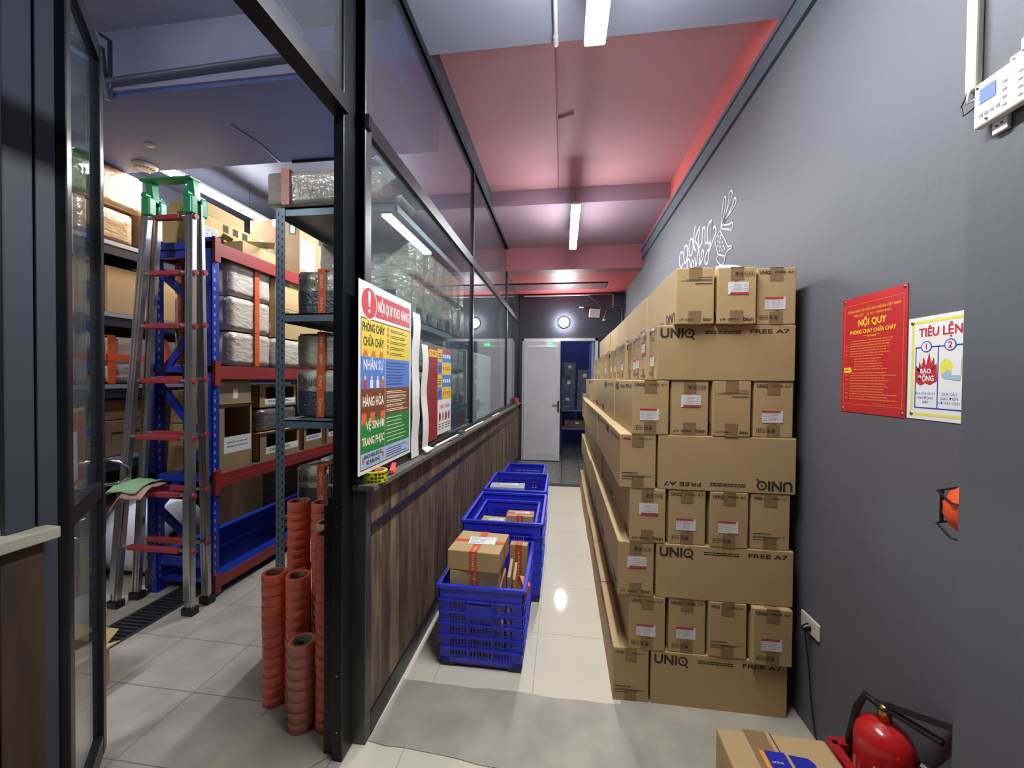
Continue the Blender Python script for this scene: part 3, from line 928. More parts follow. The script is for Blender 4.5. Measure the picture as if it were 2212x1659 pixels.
# odd layers: four ends in front, outer column going back
od = {1: (0.330, [('A', 0), ('A', 0), ('C', 0), ('A', 0)]), 3: (0.322, [('A', 1), ('A', 0), ('A', 0), ('C', 0)]),
      5: (0.328, [('A', 0), ('A', 1), ('C', 1), ('A', 0)]), 7: (0.512, [('C', 1), ('A', 1), ('A', 0)])}
for lv, (x0, ks) in od.items():
    z = lv * BH
    n = len(ks)
    step = (1.04 - x0 - BW) / (n - 1) if n > 1 else 0
    step = min(step, BW + 0.012)
    for j, (k, f) in enumerate(ks):
        pos = ['at the aisle corner', 'second from the aisle', 'third from the aisle', 'beside the wall'][j]
        if n == 3:
            pos = ['at the aisle corner', 'in the middle', 'beside the wall'][j]
        what = {('A', 0): 'address label upright', ('A', 1): 'address label upside down', ('C', 0): 'no address label', ('C', 1): 'no label and print upside down'}[(k, f)]
        carton(x0 + BW / 2 + j * step, Y0 - (0.03 if (lv, j) in ((7, 0), (1, 3), (7, 1)) else 0) + BL_ / 2 + (0.006 if j % 2 else 0), z, k, bool(f), wob(0.008),
               'carton in the %s %s, %s' % (LAY[lv], pos, what))
    for i in range(1, NB):
        carton(x0 + BW / 2 + wob(0.006), Y0 + BL_ / 2 + i * (BL_ + 0.006), z, rb.choice('AC'), rb.random() < 0.4, wob(0.006),
               '%s carton back along the aisle side of the %s' % (ORD[i], LAY[lv]))
# seventh layer: boxes laid crosswise, ends facing the aisle
lv = 6
for i in range(21):
    lab = ('wide carton with big logo lettering at the front of the %s' % LAY[lv]) if i == 0 else '%s carton end from the front facing the aisle in the %s' % (ORD[i], LAY[lv])
    k = 'A' if i in (0, 2, 3, 5, 8, 9, 11) else rb.choice('AC')
    carton(0.437 + BL_ / 2 + (wob(0.012) if i else 0), Y0 + BW / 2 + i * (BW + 0.0055), lv * BH, k, False if i == 0 else rb.random() < 0.3, -math.pi / 2 + wob(0.01), lab)
# odd one out at the far end
o = carton(0.60, 5.75, 6 * BH, 'A', False, 0.0, 'carton standing at the far end of the stack, turned to face the viewer')
o.rotation_euler = (0, 0, math.pi / 2 - 0.1)
o.location = (0.78, 5.66, 6 * BH)
for i in range(6):
    if i * BH < 6 * BH - 0.01:
        c_ = carton(0.78, 5.66, i * BH, 'C', False, math.pi / 2, 'carton in the column behind the far end of the stack, %s' % LAY[i])

# ================================================================ WRITING ON THE WALLS
STROKES = [[(3.778, 2.729), (3.838, 2.762), (3.883, 2.727), (3.885, 2.67), (3.83, 2.614), (3.762, 2.633)], [(3.671, 2.769), (3.736, 2.771), (3.755, 2.708), (3.728, 2.63), (3.674, 2.628), (3.645, 2.686), (3.659, 2.752), (3.671, 2.769)], [(3.538, 2.783), (3.588, 2.774), (3.605, 2.707), (3.571, 2.643), (3.512, 2.657), (3.496, 2.709), (3.518, 2.769), (3.538, 2.783)], [(3.446, 2.857), (3.473, 2.816), (3.482, 2.743), (3.465, 2.673), (3.417, 2.638)], [(3.336, 2.808), (3.406, 2.779), (3.45, 2.738), (3.401, 2.689), (3.359, 2.638)], [(3.335, 2.789), (3.364, 2.726), (3.355, 2.655), (3.319, 2.64), (3.291, 2.663)], [(3.27, 2.776), (3.276, 2.706), (3.28, 2.648)], [(3.278, 2.743), (3.241, 2.765), (3.215, 2.731), (3.215, 2.66), (3.202, 2.62), (3.178, 2.624)], [(3.078, 2.752), (3.145, 2.751), (3.166, 2.689), (3.154, 2.615), (3.115, 2.596), (3.087, 2.637), (3.07, 2.743), (3.08, 2.646), (3.114, 2.561), (3.174, 2.541), (3.212, 2.5), (3.186, 2.457), (3.14, 2.466), (3.12, 2.535), (3.042, 2.598), (2.994, 2.63), (3.002, 2.666), (3.031, 2.689), (3.048, 2.673)], [(3.649, 2.549), (3.642, 2.625), (3.6, 2.619), (3.568, 2.582), (3.555, 2.523)], [(3.509, 2.584), (3.537, 2.553), (3.505, 2.509), (3.468, 2.533), (3.489, 2.578), (3.509, 2.584)], [(3.442, 2.589), (3.41, 2.504), (3.362, 2.614), (3.344, 2.62), (3.321, 2.49), (3.274, 2.585), (3.249, 2.583), (3.238, 2.538), (3.303, 2.491)], [(2.906, 2.629), (2.885, 2.731), (2.863, 2.816), (2.832, 2.809), (2.824, 2.772), (2.846, 2.72), (2.9, 2.632)], [(2.887, 2.643), (2.798, 2.735), (2.771, 2.809), (2.748, 2.815), (2.728, 2.796), (2.735, 2.767), (2.809, 2.709), (2.9, 2.637)], [(2.912, 2.626), (2.795, 2.668), (2.715, 2.708), (2.694, 2.741), (2.669, 2.722), (2.676, 2.696), (2.748, 2.673), (2.861, 2.638), (2.762, 2.599), (2.728, 2.597), (2.707, 2.572), (2.714, 2.555), (2.737, 2.546), (2.755, 2.56), (2.919, 2.629)], [(2.925, 2.613), (2.992, 2.591), (3.004, 2.563), (2.951, 2.458), (2.97, 2.426), (2.894, 2.363), (2.843, 2.366), (2.82, 2.411), (2.773, 2.431), (2.726, 2.426), (2.732, 2.443), (2.774, 2.454), (2.799, 2.481), (2.864, 2.556), (2.905, 2.602), (2.925, 2.613)], [(2.951, 2.458), (2.858, 2.418), (2.833, 2.41)], [(2.989, 2.371), (2.855, 2.342), (2.709, 2.3), (2.578, 2.254)], [(4.301, 2.681), (4.295, 2.728), (4.269, 2.776), (4.183, 2.782), (4.098, 2.718), (4.081, 2.66)]]
DOTS = [(2.951, 2.587), (2.91, 2.578), (2.963, 2.559), (2.928, 2.536), (2.882, 2.52), (2.954, 2.518), (2.913, 2.499), (2.861, 2.487), (2.925, 2.476), (2.879, 2.461), (2.916, 2.559), (2.841, 2.464)]
b = MB()
b.M = frame((XW - 0.0012, 0, 0), (0, -1, 0), (0, 0, 1))


def stroke(b, pts, wd, m=0, z=0.0):
    P = [Vector((-p[0], p[1])) for p in pts]
    Q = []
    for i in range(len(P) - 1):
        p0, p1, p2, p3 = P[max(i - 1, 0)], P[i], P[i + 1], P[min(i + 2, len(P) - 1)]
        for k in range(5):
            t = k / 5
            Q.append(0.5 * ((2 * p1) + (p2 - p0) * t + (2 * p0 - 5 * p1 + 4 * p2 - p3) * t * t + (3 * p1 - p0 - 3 * p2 + p3) * t ** 3))
    Q.append(P[-1])
    vs = []
    for i, q in enumerate(Q):
        d = Q[min(i + 1, len(Q) - 1)] - Q[max(i - 1, 0)]
        if d.length < 1e-6:
            d = Vector((1, 0))
        d.normalize()
        nn = Vector((-d.y, d.x)) * wd / 2
        vs += [(q.x + nn.x, q.y + nn.y, z), (q.x - nn.x, q.y - nn.y, z)]
    b.add(vs, [(2 * i, 2 * i + 1, 2 * i + 3, 2 * i + 2) for i in range(len(Q) - 1)], m)


for i, s_ in enumerate(STROKES):
    wd = 0.016 if i < 12 else 0.010
    if i == len(STROKES) - 2:
        wd = 0.022
    stroke(b, s_, wd, 1 if i == len(STROKES) - 1 else 0, 0.0001 * i)
for y, z in DOTS:
    b.quad(-y - 0.009, z - 0.007, -y + 0.009, z + 0.007)
tag(b.build('wall_lettering', [mat('chalk_white', (226, 230, 240), 0.8), mat('faint_chalk', (130, 136, 156), 0.8)]),
    'white chalk-style cooking words with utensils and a mitt on the right wall', 'wall art')

# red fire rules poster
PW, PH = 0.29, 0.435
M_PR, M_PY = mat('poster_red', (190, 40, 44), 0.45), mat('poster_gold', (240, 206, 50), 0.5)
M_PO = mat('poster_orange', (226, 130, 60), 0.5)


def board(name, label, origin, u, wd, ht, base, th=0.0015):
    b = MB()
    b.M = frame(origin, u, (0, 0, 1))
    b.box(0, 0, 0, wd, ht, th)
    o = tag(b.build(name, base), label, 'poster')
    p = MB()
    p.M = frame(origin, u, (0, 0, 1)) @ Matrix.Translation((0, 0, th + 0.0004))
    return o, p


o, p = board('poster', 'red poster with yellow fire safety rules on the right wall', (XW - 0.0005, 1.685, 1.434), (0, -1, 0), PW, PH, M_PR)
rr = random.Random(1)
for a, b_, c, d in ((0.012, 0.030, PW - 0.012, 0.0315), (0.012, PH - 0.03, PW - 0.012, PH - 0.0285)):
    p.quad(a, b_, c, d, 0, 1)
for x in (0.012, PW - 0.0145):
    for k in range(60):
        p.quad(x, 0.034 + k * 0.0062, x + 0.0025, 0.038 + k * 0.0062, 0, 1)
p.text('CỘNG HÒA XÃ HỘI CHỦ NGHĨA VIỆT NAM', PW / 2, PH - 0.058, 0.0085, 0, 0, width=0.235, align='c')
p.text('ĐỘC LẬP - TỰ DO - HẠNH PHÚC', PW / 2, PH - 0.075, 0.0075, 0, 0, width=0.17, align='c')
p.text('NỘI QUY', PW / 2, PH - 0.112, 0.023, 0, 0, width=0.125, align='c', bold=0.0015)
p.text('PHÒNG CHÁY CHỮA CHÁY', PW / 2, PH - 0.140, 0.0135, 0, 0, width=0.205, align='c', bold=0.0008)
p.quad(PW / 2 - 0.04, PH - 0.150, PW / 2 + 0.04, PH - 0.149, 0, 0).quad(PW / 2 - 0.02, PH - 0.154, PW / 2 + 0.02, PH - 0.152, 0, 0)
p.lines(0.045, PW - 0.045, PH - 0.168, 7, 0.0095, 0.0032, 0, 1, 0.25, rr)
p.lines(0.022, 0.038, PH - 0.187, 3, 0.016, 0.003, 0, 1, 0.1, rr)
p.lines(0.064, PW - 0.06, PH - 0.236, 5, 0.0095, 0.0032, 0, 1, 0.4, rr)
p.poly([(0.014, PH - 0.285), (0.042, PH - 0.285), (0.042, PH - 0.290), (0.056, PH - 0.275), (0.042, PH - 0.260), (0.042, PH - 0.265), (0.014, PH - 0.265)], 0, 0)
p.text('CHƯƠNG', 0.017, PH - 0.278, 0.006, 0.0003, 2, width=0.026)
p.lines(0.045, PW - 0.03, PH - 0.288, 4, 0.0095, 0.0032, 0, 1, 0.25, rr)
p.lines(0.022, 0.038, PH - 0.296, 6, 0.017, 0.003, 0, 1, 0.1, rr)
p.lines(0.045, PW - 0.028, PH - 0.328, 7, 0.0095, 0.0032, 0, 1, 0.3, rr)
p.text('Đà Nẵng, ngày  tháng  năm', PW - 0.03, 0.036, 0.005, 0, 1, width=0.10, align='r')
p.build('lettering', [M_PY, M_PO, M_INK], o)
s = MB()
for x, z in ((0.012, PH - 0.012), (PW - 0.012, PH - 0.008), (0.010, 0.012), (PW - 0.012, 0.012)):
    s.M = frame((XW - 0.002, 1.685, 1.434), (0, -1, 0), (0, 0, 1)) @ Matrix.Translation((x, z, 0))
    s.lathe([(0, 0.003), (0.005, 0.002), (0.006, 0)], seg=14)
s.build('pin', M_CHROME, o)

# white fire order poster, cut by the wall step
WX_, WH = 0.42, 0.315
o, p = board('poster', 'white fire drill poster with yellow border beside the red poster', (XW - 0.0005, 1.389, 1.436), (0, -1, 0), WX_, WH, M_PAPER)
for q in ((0.012, 0.012, WX_ - 0.012, 0.020), (0.012, WH - 0.020, WX_ - 0.012, WH - 0.012), (0.012, 0.012, 0.020, WH - 0.012), (WX_ - 0.02, 0.012, WX_ - 0.012, WH - 0.012)):
    p.quad(*q, 0, 1)
p.text('TIÊU LỆNH CHỮA CHÁY', 0.036, WH - 0.062, 0.026, 0, 2, width=0.35, bold=0.0015)
bx = [(0.026, 0.098), (0.098, 0.172), (0.172, 0.246), (0.246, 0.32)]
for x0, x1 in bx:
    p.quad(x0, 0.034, x0 + 0.003, WH - 0.092, 0, 3)
p.quad(0.32, 0.034, 0.323, WH - 0.092, 0, 3)
p.quad(0.026, 0.034, 0.323, 0.038, 0, 3).quad(0.026, WH - 0.096, 0.323, WH - 0.092, 0, 3)
for i, (x0, x1) in enumerate(bx):
    cx, cy = (x0 + x1) / 2, WH - 0.092
    for r_, m_, z_ in ((0.0175, 3, 0.0003), (0.0145, 0, 0.0006)):
        p.poly([(cx + r_ * math.cos(2 * math.pi * k / 20), cy + r_ * math.sin(2 * math.pi * k / 20)) for k in range(20)], z_, m_)
    p.text(str(i + 1), cx, cy - 0.009, 0.018, 0.0009, 2, align='c', bold=0.001)
    cap = [('KHI XẢY CHÁY', 'BÁO ĐỘNG', 'GẤP'), ('CÚP CẦU', 'DAO ĐIỆN', 'NƠI XẢY CHÁY'), ('DÙNG BÌNH', 'CÁT, NƯỚC', 'ĐỂ DẬP'), ('GỌI 114', 'CỨU HỎA', '')][i]
    for k, c_ in enumerate(cap):
        if c_:
            p.text(c_, cx, 0.076 - k * 0.013, 0.0078, 0, 3, align='c', width=min(0.064, 0.0062 * len(c_)))
fp = [(0.028, 0.115), (0.030, 0.165), (0.036, 0.150), (0.040, 0.178), (0.048, 0.160), (0.054, 0.192), (0.062, 0.165), (0.072, 0.205), (0.078, 0.168), (0.086, 0.190), (0.090, 0.160), (0.096, 0.172), (0.097, 0.118), (0.075, 0.106), (0.060, 0.112), (0.045, 0.104)]
for i in range(1, len(fp) - 1):
    p.add([(0.062, 0.13, 0.0003), (fp[i][0], fp[i][1], 0.0003), (fp[i + 1][0], fp[i + 1][1], 0.0003)], [(0, 2, 1)], 2)
p.add([(0.062, 0.13, 0.0003), (fp[-1][0], fp[-1][1], 0.0003), (fp[0][0], fp[0][1], 0.0003)], [(0, 2, 1)], 2)
p.add([(0.062, 0.13, 0.0003), (fp[0][0], fp[0][1], 0.0003), (fp[1][0], fp[1][1], 0.0003)], [(0, 2, 1)], 2)
p.text('BÁO', 0.061, 0.141, 0.014, 0.0006, 0, align='c', bold=0.001, width=0.034)
p.text('ĐỘNG', 0.062, 0.118, 0.016, 0.0006, 0, align='c', bold=0.001, width=0.050)
p.poly([(0.125 + 0.02 * math.cos(k * 0.5), 0.155 + 0.028 * math.sin(k * 0.5)) for k in range(12)], 0.0003, 1)
p.poly([(0.108, 0.135), (0.12, 0.125), (0.165, 0.12), (0.165, 0.132), (0.13, 0.15)], 0.0006, 4)
p.poly([(0.140, 0.135), (0.168, 0.135), (0.168, 0.185), (0.150, 0.188)], 0.0008, 0)
p.build('lettering', [M_PAPER, mat('border_yellow', (232, 224, 90), 0.5), mat('order_red', (190, 44, 54), 0.5), mat('order_blue', (58, 66, 170), 0.5), mat('pale_blue_print', (170, 186, 214), 0.5)], o)
s = MB()
for x, z in ((0.014, WH - 0.016), (0.016, 0.016)):
    s.M = frame((XW - 0.002, 1.389, 1.436), (0, -1, 0), (0, 0, 1)) @ Matrix.Translation((x, z, 0))
    s.lathe([(0, 0.003), (0.005, 0.002), (0.006, 0)], seg=14)
s.build('pin', M_CHROME, o)

# warehouse rules poster on the glass partition
GX = -0.8148
GW, GH = 0.535, 0.80
o, p = board('poster', 'large multicoloured warehouse rules poster at the near end of the glass', (GX, 1.448, 1.145), (0, 1, 0), GW, GH, M_PAPER)
cols = [mat('rule_red', (200, 60, 70), 0.4), mat('rule_yellow', (232, 204, 60), 0.4), mat('rule_blue', (84, 130, 214), 0.4), mat('rule_brown', (128, 72, 44), 0.4),
        mat('rule_green', (44, 136, 62), 0.4), mat('rule_pale', (172, 198, 228), 0.4), M_PAPER, mat('rule_ink', (50, 44, 40), 0.5), mat('rule_cream', (244, 236, 210), 0.5), mat('rule_flame', (222, 110, 60), 0.5), mat('skin_print', (236, 200, 170), 0.5)]
p.quad(0.03, GH - 0.135, GW - 0.02, GH - 0.035, 0, 0)
for r_, m_, z_ in ((0.070, 6, 0.0002), (0.064, 0, 0.0005)):
    p.poly([(0.085 + r_ * math.cos(2 * math.pi * k / 28), GH - 0.085 + r_ * math.sin(2 * math.pi * k / 28)) for k in range(28)], z_, m_)
p.poly([(0.075, GH - 0.035), (0.097, GH - 0.035), (0.092, GH - 0.100), (0.080, GH - 0.100)], 0.0008, 6)
p.poly([(0.086 + 0.009 * math.cos(k), GH - 0.118 + 0.009 * math.sin(k)) for k in range(6)], 0.0008, 6)
p.text('NỘI QUY KHO HÀNG', 0.165, GH - 0.108, 0.046, 0.0005, 6, width=0.335, bold=0.0025)
rows = [(0.645, 0.490, 1), (0.490, 0.355, 2), (0.355, 0.230, 3), (0.230, 0.085, 4), (0.085, 0.020, 5)]
p.quad(0.018, 0.016, GW - 0.018, 0.650, 0.0, 7)
for (z1, z0, m_) in rows:
    p.quad(0.021, z0, GW - 0.021, z1, 0.0003, m_)
p.quad(0.232, 0.02, 0.235, 0.645, 0.0006, 8)
for tx, y, h_, m_, wd in (('PHÒNG CHÁY', 0.595, 0.036, 7, 0.195), ('CHỮA CHÁY', 0.535, 0.036, 7, 0.180), ('NHÂN SỰ', 0.435, 0.042, 6, 0.175), ('HÀNG HÓA', 0.280, 0.040, 8, 0.185),
                          ('VỆ SINH', 0.180, 0.034, 8, 0.13), ('TRANG PHỤC', 0.115, 0.034, 8, 0.195), ('KHÁCH HÀNG, ĐỐI TÁC', 0.060, 0.016, 7, 0.16), ('BỘ PHẬN KHÁC', 0.034, 0.016, 7, 0.12)):
    p.text(tx, 0.127, y, h_, 0.0006, m_, width=wd, align='c', bold=0.002 if h_ > 0.03 else 0.001)
for x0 in (0.03, 0.10, 0.17):
    p.poly([(x0, 0.492), (x0 + 0.045, 0.492), (x0 + 0.038, 0.508), (x0 + 0.042, 0.522), (x0 + 0.026, 0.512), (x0 + 0.016, 0.526), (x0 + 0.010, 0.506)], 0.0006, 9)
for x0, m_ in ((0.04, 0), (0.095, 6), (0.15, 8), (0.20, 9)):
    p.quad(x0, 0.357, x0 + 0.026, 0.392, 0.0006, m_)
    p.poly([(x0 + 0.013 + 0.010 * math.cos(k), 0.401 + 0.010 * math.sin(k)) for k in range(6)], 0.0006, 10)
for x0 in (0.025, 0.095, 0.19):
    p.quad(x0, 0.205, x0 + 0.042, 0.252, 0.0006, 9)
p.poly([(0.212 + 0.013 * math.cos(k * 0.8), 0.198 + 0.018 * math.sin(k * 0.8)) for k in range(8)], 0.0007, 6)
for x0 in (0.04, 0.215):
    p.poly([(x0 + 0.010 * math.cos(k), 0.055 + 0.016 * math.sin(k)) for k in range(6)], 0.0006, 9)
for i, (z1, z0, m_) in enumerate(rows):
    n_ = [5, 8, 5, 7, 4][i]
    dy = (z1 - z0 - 0.02) / n_
    for k in range(n_):
        y = z1 - 0.02 - k * dy
        p.lines(0.285 if i == 0 else 0.25, GW - 0.04, y, 2 if i in (0, 2) else 1, 0.008, 0.0038, 0.0006, 7 if i in (0, 1, 4) else 8, 0.35, rr)
        if i == 0:
            p.poly([(0.262 + 0.010 * math.cos(j), y + 0.002 + 0.012 * math.sin(j)) for j in range(6)], 0.0006, 9)
p.build('lettering', cols, o)

# hanging receipt strips, red sheet and chart on the glass
b = MB()
vs, fs = [], []
for k in range(15):
    z = 1.905 - k * 0.057
    yy = 1.995 + 0.006 * math.sin(k * 1.3)
    xx = GX + 0.006 + 0.004 * math.sin(k * 0.9)
    vs += [(xx, yy, z), (xx + 0.002, yy + 0.10 + 0.004 * math.sin(k * 2), z)]
for k in range(14):
    fs.append((2 * k, 2 * k + 1, 2 * k + 3, 2 * k + 2))
b.add(vs, fs)
for (yb, y0_, m_) in ((1.08, 2.03, 0),):
    pass
tag(b.build('paper_strip', M_PAPER), 'long white receipt strip hanging just right of the warehouse rules poster', 'paper', 'hanging receipt strips')
b = MB()
vs, fs = [], []
for k in range(13):
    z = 1.74 - k * 0.05
    yy = 2.105 + 0.02 * k / 12 + 0.004 * math.sin(k)
    xx = GX + 0.016 + 0.006 * math.sin(k * 0.8)
    vs += [(xx, yy, z), (xx + 0.004, yy + 0.085, z)]
vs += [(GX + 0.04, 2.135, 1.115), (GX + 0.05, 2.24, 1.125)]
for k in range(13):
    fs.append((2 * k, 2 * k + 1, 2 * k + 3, 2 * k + 2))
b.add(vs, fs)
tag(b.build('paper_strip', M_PAPER), 'shorter white receipt strip curling onto the sill', 'paper', 'hanging receipt strips')
o, p = board('poster', 'dark red sheet on the glass between the receipt strips and the chart', (GX, 2.235, 1.15), (0, 1, 0), 0.20, 0.59, mat('maroon_sheet', (150, 44, 50), 0.35))
p.quad(0.03, 0.53, 0.19, 0.575, 0, 0)
p.text('CHÁY', 0.035, 0.538, 0.028, 0.0003, 1, width=0.15, bold=0.0015)
for k in range(10):
    p.lines(0.03, 0.17, 0.47 - k * 0.045, 1, 0.01, 0.004, 0, 1, 0.4, rr)
p.build('lettering', [M_PY, M_PR], o)
o, p = board('poster', 'blue, yellow and white checked chart on the glass beside the dark red sheet', (GX, 2.44, 1.17), (0, 1, 0), 0.30, 0.57, M_PAPER)
cc = [0, 1, 0, 1]
for k in range(4):
    z1 = 0.57 - k * 0.085
    p.quad(0.0, z1 - 0.085, 0.085, z1, 0, 1 if k % 2 == 0 else 0).quad(0.09, z1 - 0.085, 0.30, z1, 0, 0 if k % 2 == 0 else 1)
    p.lines(0.01, 0.078, z1 - 0.035, 3, 0.016, 0.007, 0.0004, 2, 0.1, rr)
    for j in range(4):
        p.quad(0.105 + j * 0.046, z1 - 0.055, 0.135 + j * 0.046, z1 - 0.03, 0.0004, 3 if k % 2 else 4)
p.quad(0.09, 0.545, 0.30, 0.57, 0.0005, 5)
p.text('TIÊU LỆNH', 0.15, 0.17, 0.022, 0, 5, width=0.22, align='c', bold=0.001)
for j in range(4):
    p.poly([(0.045 + j * 0.068 + 0.022 * math.cos(k * 0.9 + j), 0.115 + 0.034 * math.sin(k * 0.9 + j)) for k in range(7)], 0.0003, [5, 6, 7, 5][j])
    p.lines(0.02 + j * 0.068, 0.07 + j * 0.068, 0.062, 3, 0.016, 0.007, 0.0004, 2, 0.2, rr)
p.build('printed_chart', [cols[2], cols[1], cols[7], M_PO, M_PAPER, M_PR, mat('print_grey', (150, 140, 120), 0.5), cols[3]], o)

# things on the sill
SZ = 1.10
t = thing('tape_roll', 'yellow and black printed tape roll at the near end of the sill', 'tape roll', (-0.800, 1.565, SZ + 0.0))
R0, R1, HH = 0.038, 0.052, 0.048
MB().lathe([(R0 + 0.003, 0), (R1, 0), (R1, HH), (R0 + 0.003, HH), (R0 + 0.003, 0)], seg=40, smooth=False).build('tape', [mat('yellow_tape', (206, 204, 30), 0.35)], t)
MB().lathe([(R0, 0.0), (R0 + 0.003, 0), (R0 + 0.003, HH + 0.001), (R0, HH + 0.001), (R0, 0)], seg=40).build('core', mat('tape_core', (190, 110, 80), 0.6), t)
b = MB()
for row, z in enumerate((0.005, 0.019, 0.034)):
    for k in range(22):
        if (k * 7 + row * 3) % 5 == 0:
            continue
        a0 = 2 * math.pi * k / 22
        a1 = a0 + 0.20
        vs = []
        for a in (a0, (a0 + a1) / 2, a1):
            for zz in (z, z + 0.008):
                vs.append(((R1 + 0.0006) * math.cos(a), (R1 + 0.0006) * math.sin(a), zz))
        b.add(vs, [(0, 2, 3, 1), (2, 4, 5, 3)])
b.build('lettering', M_BLACK, t)
t = thing('tape_cutter', 'small red tape cutter behind the yellow tape roll', 'cutter', (-0.795, 1.73, SZ), 0.3)
MB().bbox(-0.014, -0.045, 0.0, 0.014, 0.045, 0.012, 0.004).bar((0, -0.04, 0.012), (0, 0.05, 0.03), 0.02, 0.008).build('body', mat('coral_plastic', (230, 90, 80), 0.35), t)
MB().bar((0, -0.05, 0.012), (0, -0.075, 0.02), 0.02, 0.002).build('blade', M_CHROME, t)
for i, (ya, yb, xa, lab) in enumerate(((2.36, 2.86, -0.80, 'long white rod lying on the sill below the red sheet'), (3.05, 3.75, -0.795, 'long white rod lying on the sill beyond the eraser'))):
    b = MB().tube([(xa, ya, SZ + 0.010), (xa + 0.006, yb, SZ + 0.010)], 0.0095, 12)
    tag(b.build('plastic_rod', M_WHITE), lab, 'rod', 'white rods on the sill')
tag(MB().bbox(-0.815, 2.92, SZ, -0.775, 3.02, SZ + 0.03, 0.006).build('stapler', mat('dull_chrome', (140, 140, 146), 0.3, metal=0.8)), 'small metal stapler on the sill between the white rods', 'stapler')
tag(MB().bbox(-0.790, 2.62, SZ, -0.768, 2.88, SZ + 0.014, 0.004).build('board_eraser', mat('teal_grey', (70, 92, 96), 0.5)), 'flat dark teal eraser lying near the edge of the sill', 'eraser')
tag(MB().tube([(-0.80, 4.35, SZ + 0.009), (-0.79, 4.75, SZ + 0.009)], 0.009, 12).build('marker_pen', M_WHITE), 'white marker pen on the far part of the sill', 'pen')
tag(MB().bbox(-0.82, 6.55, SZ, -0.77, 6.75, SZ + 0.10, 0.012).build('red_packet', mat('packet_red', (190, 70, 70), 0.4)), 'small red and white packet at the far end of the sill', 'packet')

# ================================================================ STORAGE ROOM
# conduits
b = MB().tube([(-2.50, 1.828, 3.06), (-2.50, 1.815, 3.13), (-2.49, 1.815, 3.152), (-1.15, 1.815, 3.19)], 0.014, 10)
tag(b.build('conduit', mat('painted_conduit', (96, 98, 118), 0.45)), 'painted conduit along the face of the storage room beam', 'conduit')
b = MB().tube([(-2.56, 1.835, 3.43), (-2.50, 1.835, 3.39), (-2.50, 1.835, 3.16)], 0.008, 8).tube([(-2.55, 1.835, 3.36), (-2.52, 1.835, 3.13)], 0.006, 8)
tag(b.build('cable', mat('dark_cable', (60, 60, 80), 0.5)), 'dark cables dropping to the end of the painted conduit', 'cable')
b = MB().tube([(-1.95, 2.56, 3.092), (-1.33, 2.56, 3.092)], 0.010, 8)
tag(b.build('conduit', M_BLACK), 'short black conduit at the back edge of the storage beam above the wrapped box', 'conduit')
b = MB().tube([(-2.05, 2.15, 3.096), (-2.02, 2.35, 3.095), (-2.05, 2.56, 3.096), (-2.06, 2.9, 3.44)], 0.005, 6)
tag(b.build('cable', mat('grey_cable', (150, 150, 160), 0.5)), 'thin grey cable stuck under the storage room beam', 'cable')
t = thing('smoke_detector', 'round white smoke detector under the storage room beam', 'smoke detector', (-3.09, 2.49, 3.10))
MB().lathe([(0, -0.035), (0.03, -0.034), (0.06, -0.026), (0.072, -0.014), (0.075, 0.0)], seg=28).build('cover', M_WHITE, t)
b = MB()
for k in range(16):
    a = 2 * math.pi * k / 16
    b.bar((0.045 * math.cos(a), 0.045 * math.sin(a), -0.0335), (0.062 * math.cos(a), 0.062 * math.sin(a), -0.0275), 0.004, 0.002)
b.build('vent_slot', M_BLACK, t)
tag(MB().lathe([(0, -0.012), (0.025, -0.010), (0.03, 0)], (-2.78, 2.27, 3.10), 20).build('sensor_disc', M_WHITE), 'small white disc on the storage ceiling near the smoke detector', 'sensor')

# floor drain
t = thing('floor_drain', 'long dark slotted drain grate in the slate floor under the ladder', 'drain', (-2.63, 1.9, 0))
b = MB().box(-0.115, -0.9, 0.0, -0.095, 0.62, 0.006).box(0.095, -0.9, 0.0, 0.115, 0.62, 0.006).box(-0.095, -0.9, 0.0, 0.095, -0.88, 0.006).box(-0.095, 0.60, 0.0, 0.095, 0.62, 0.006)
b.build('frame', M_STEELG, t)
b = MB().box(-0.095, -0.88, 0.0, 0.095, 0.60, 0.002, 1)
y = -0.865
while y < 0.59:
    b.box(-0.095, y, 0.002, 0.095, y + 0.012, 0.007)
    y += 0.030
b.build('grating', [M_STEELG, M_BLACK], t)


def film(name, base, c2):
    m = mat(name, base, 0.16, var=0.6, scale=9, c2=c2, bump=1.0, bscale=17, spec=1.0, stretch=(1.6, 1.0, 2.2), rnd=0.05)
    return m


M_FILM = film('film_wrapped_card', (208, 198, 186), (172, 160, 148))
M_FILM2 = film('bubble_wrapped_card', (204, 198, 182), (166, 160, 146))
M_FILM3 = film('clear_wrapped_card', (172, 142, 110), (146, 116, 84))
M_DARKP = mat('dark_panel_print', (62, 70, 78), 0.3, bump=0.8, bscale=60, spec=0.8)
PK = {}


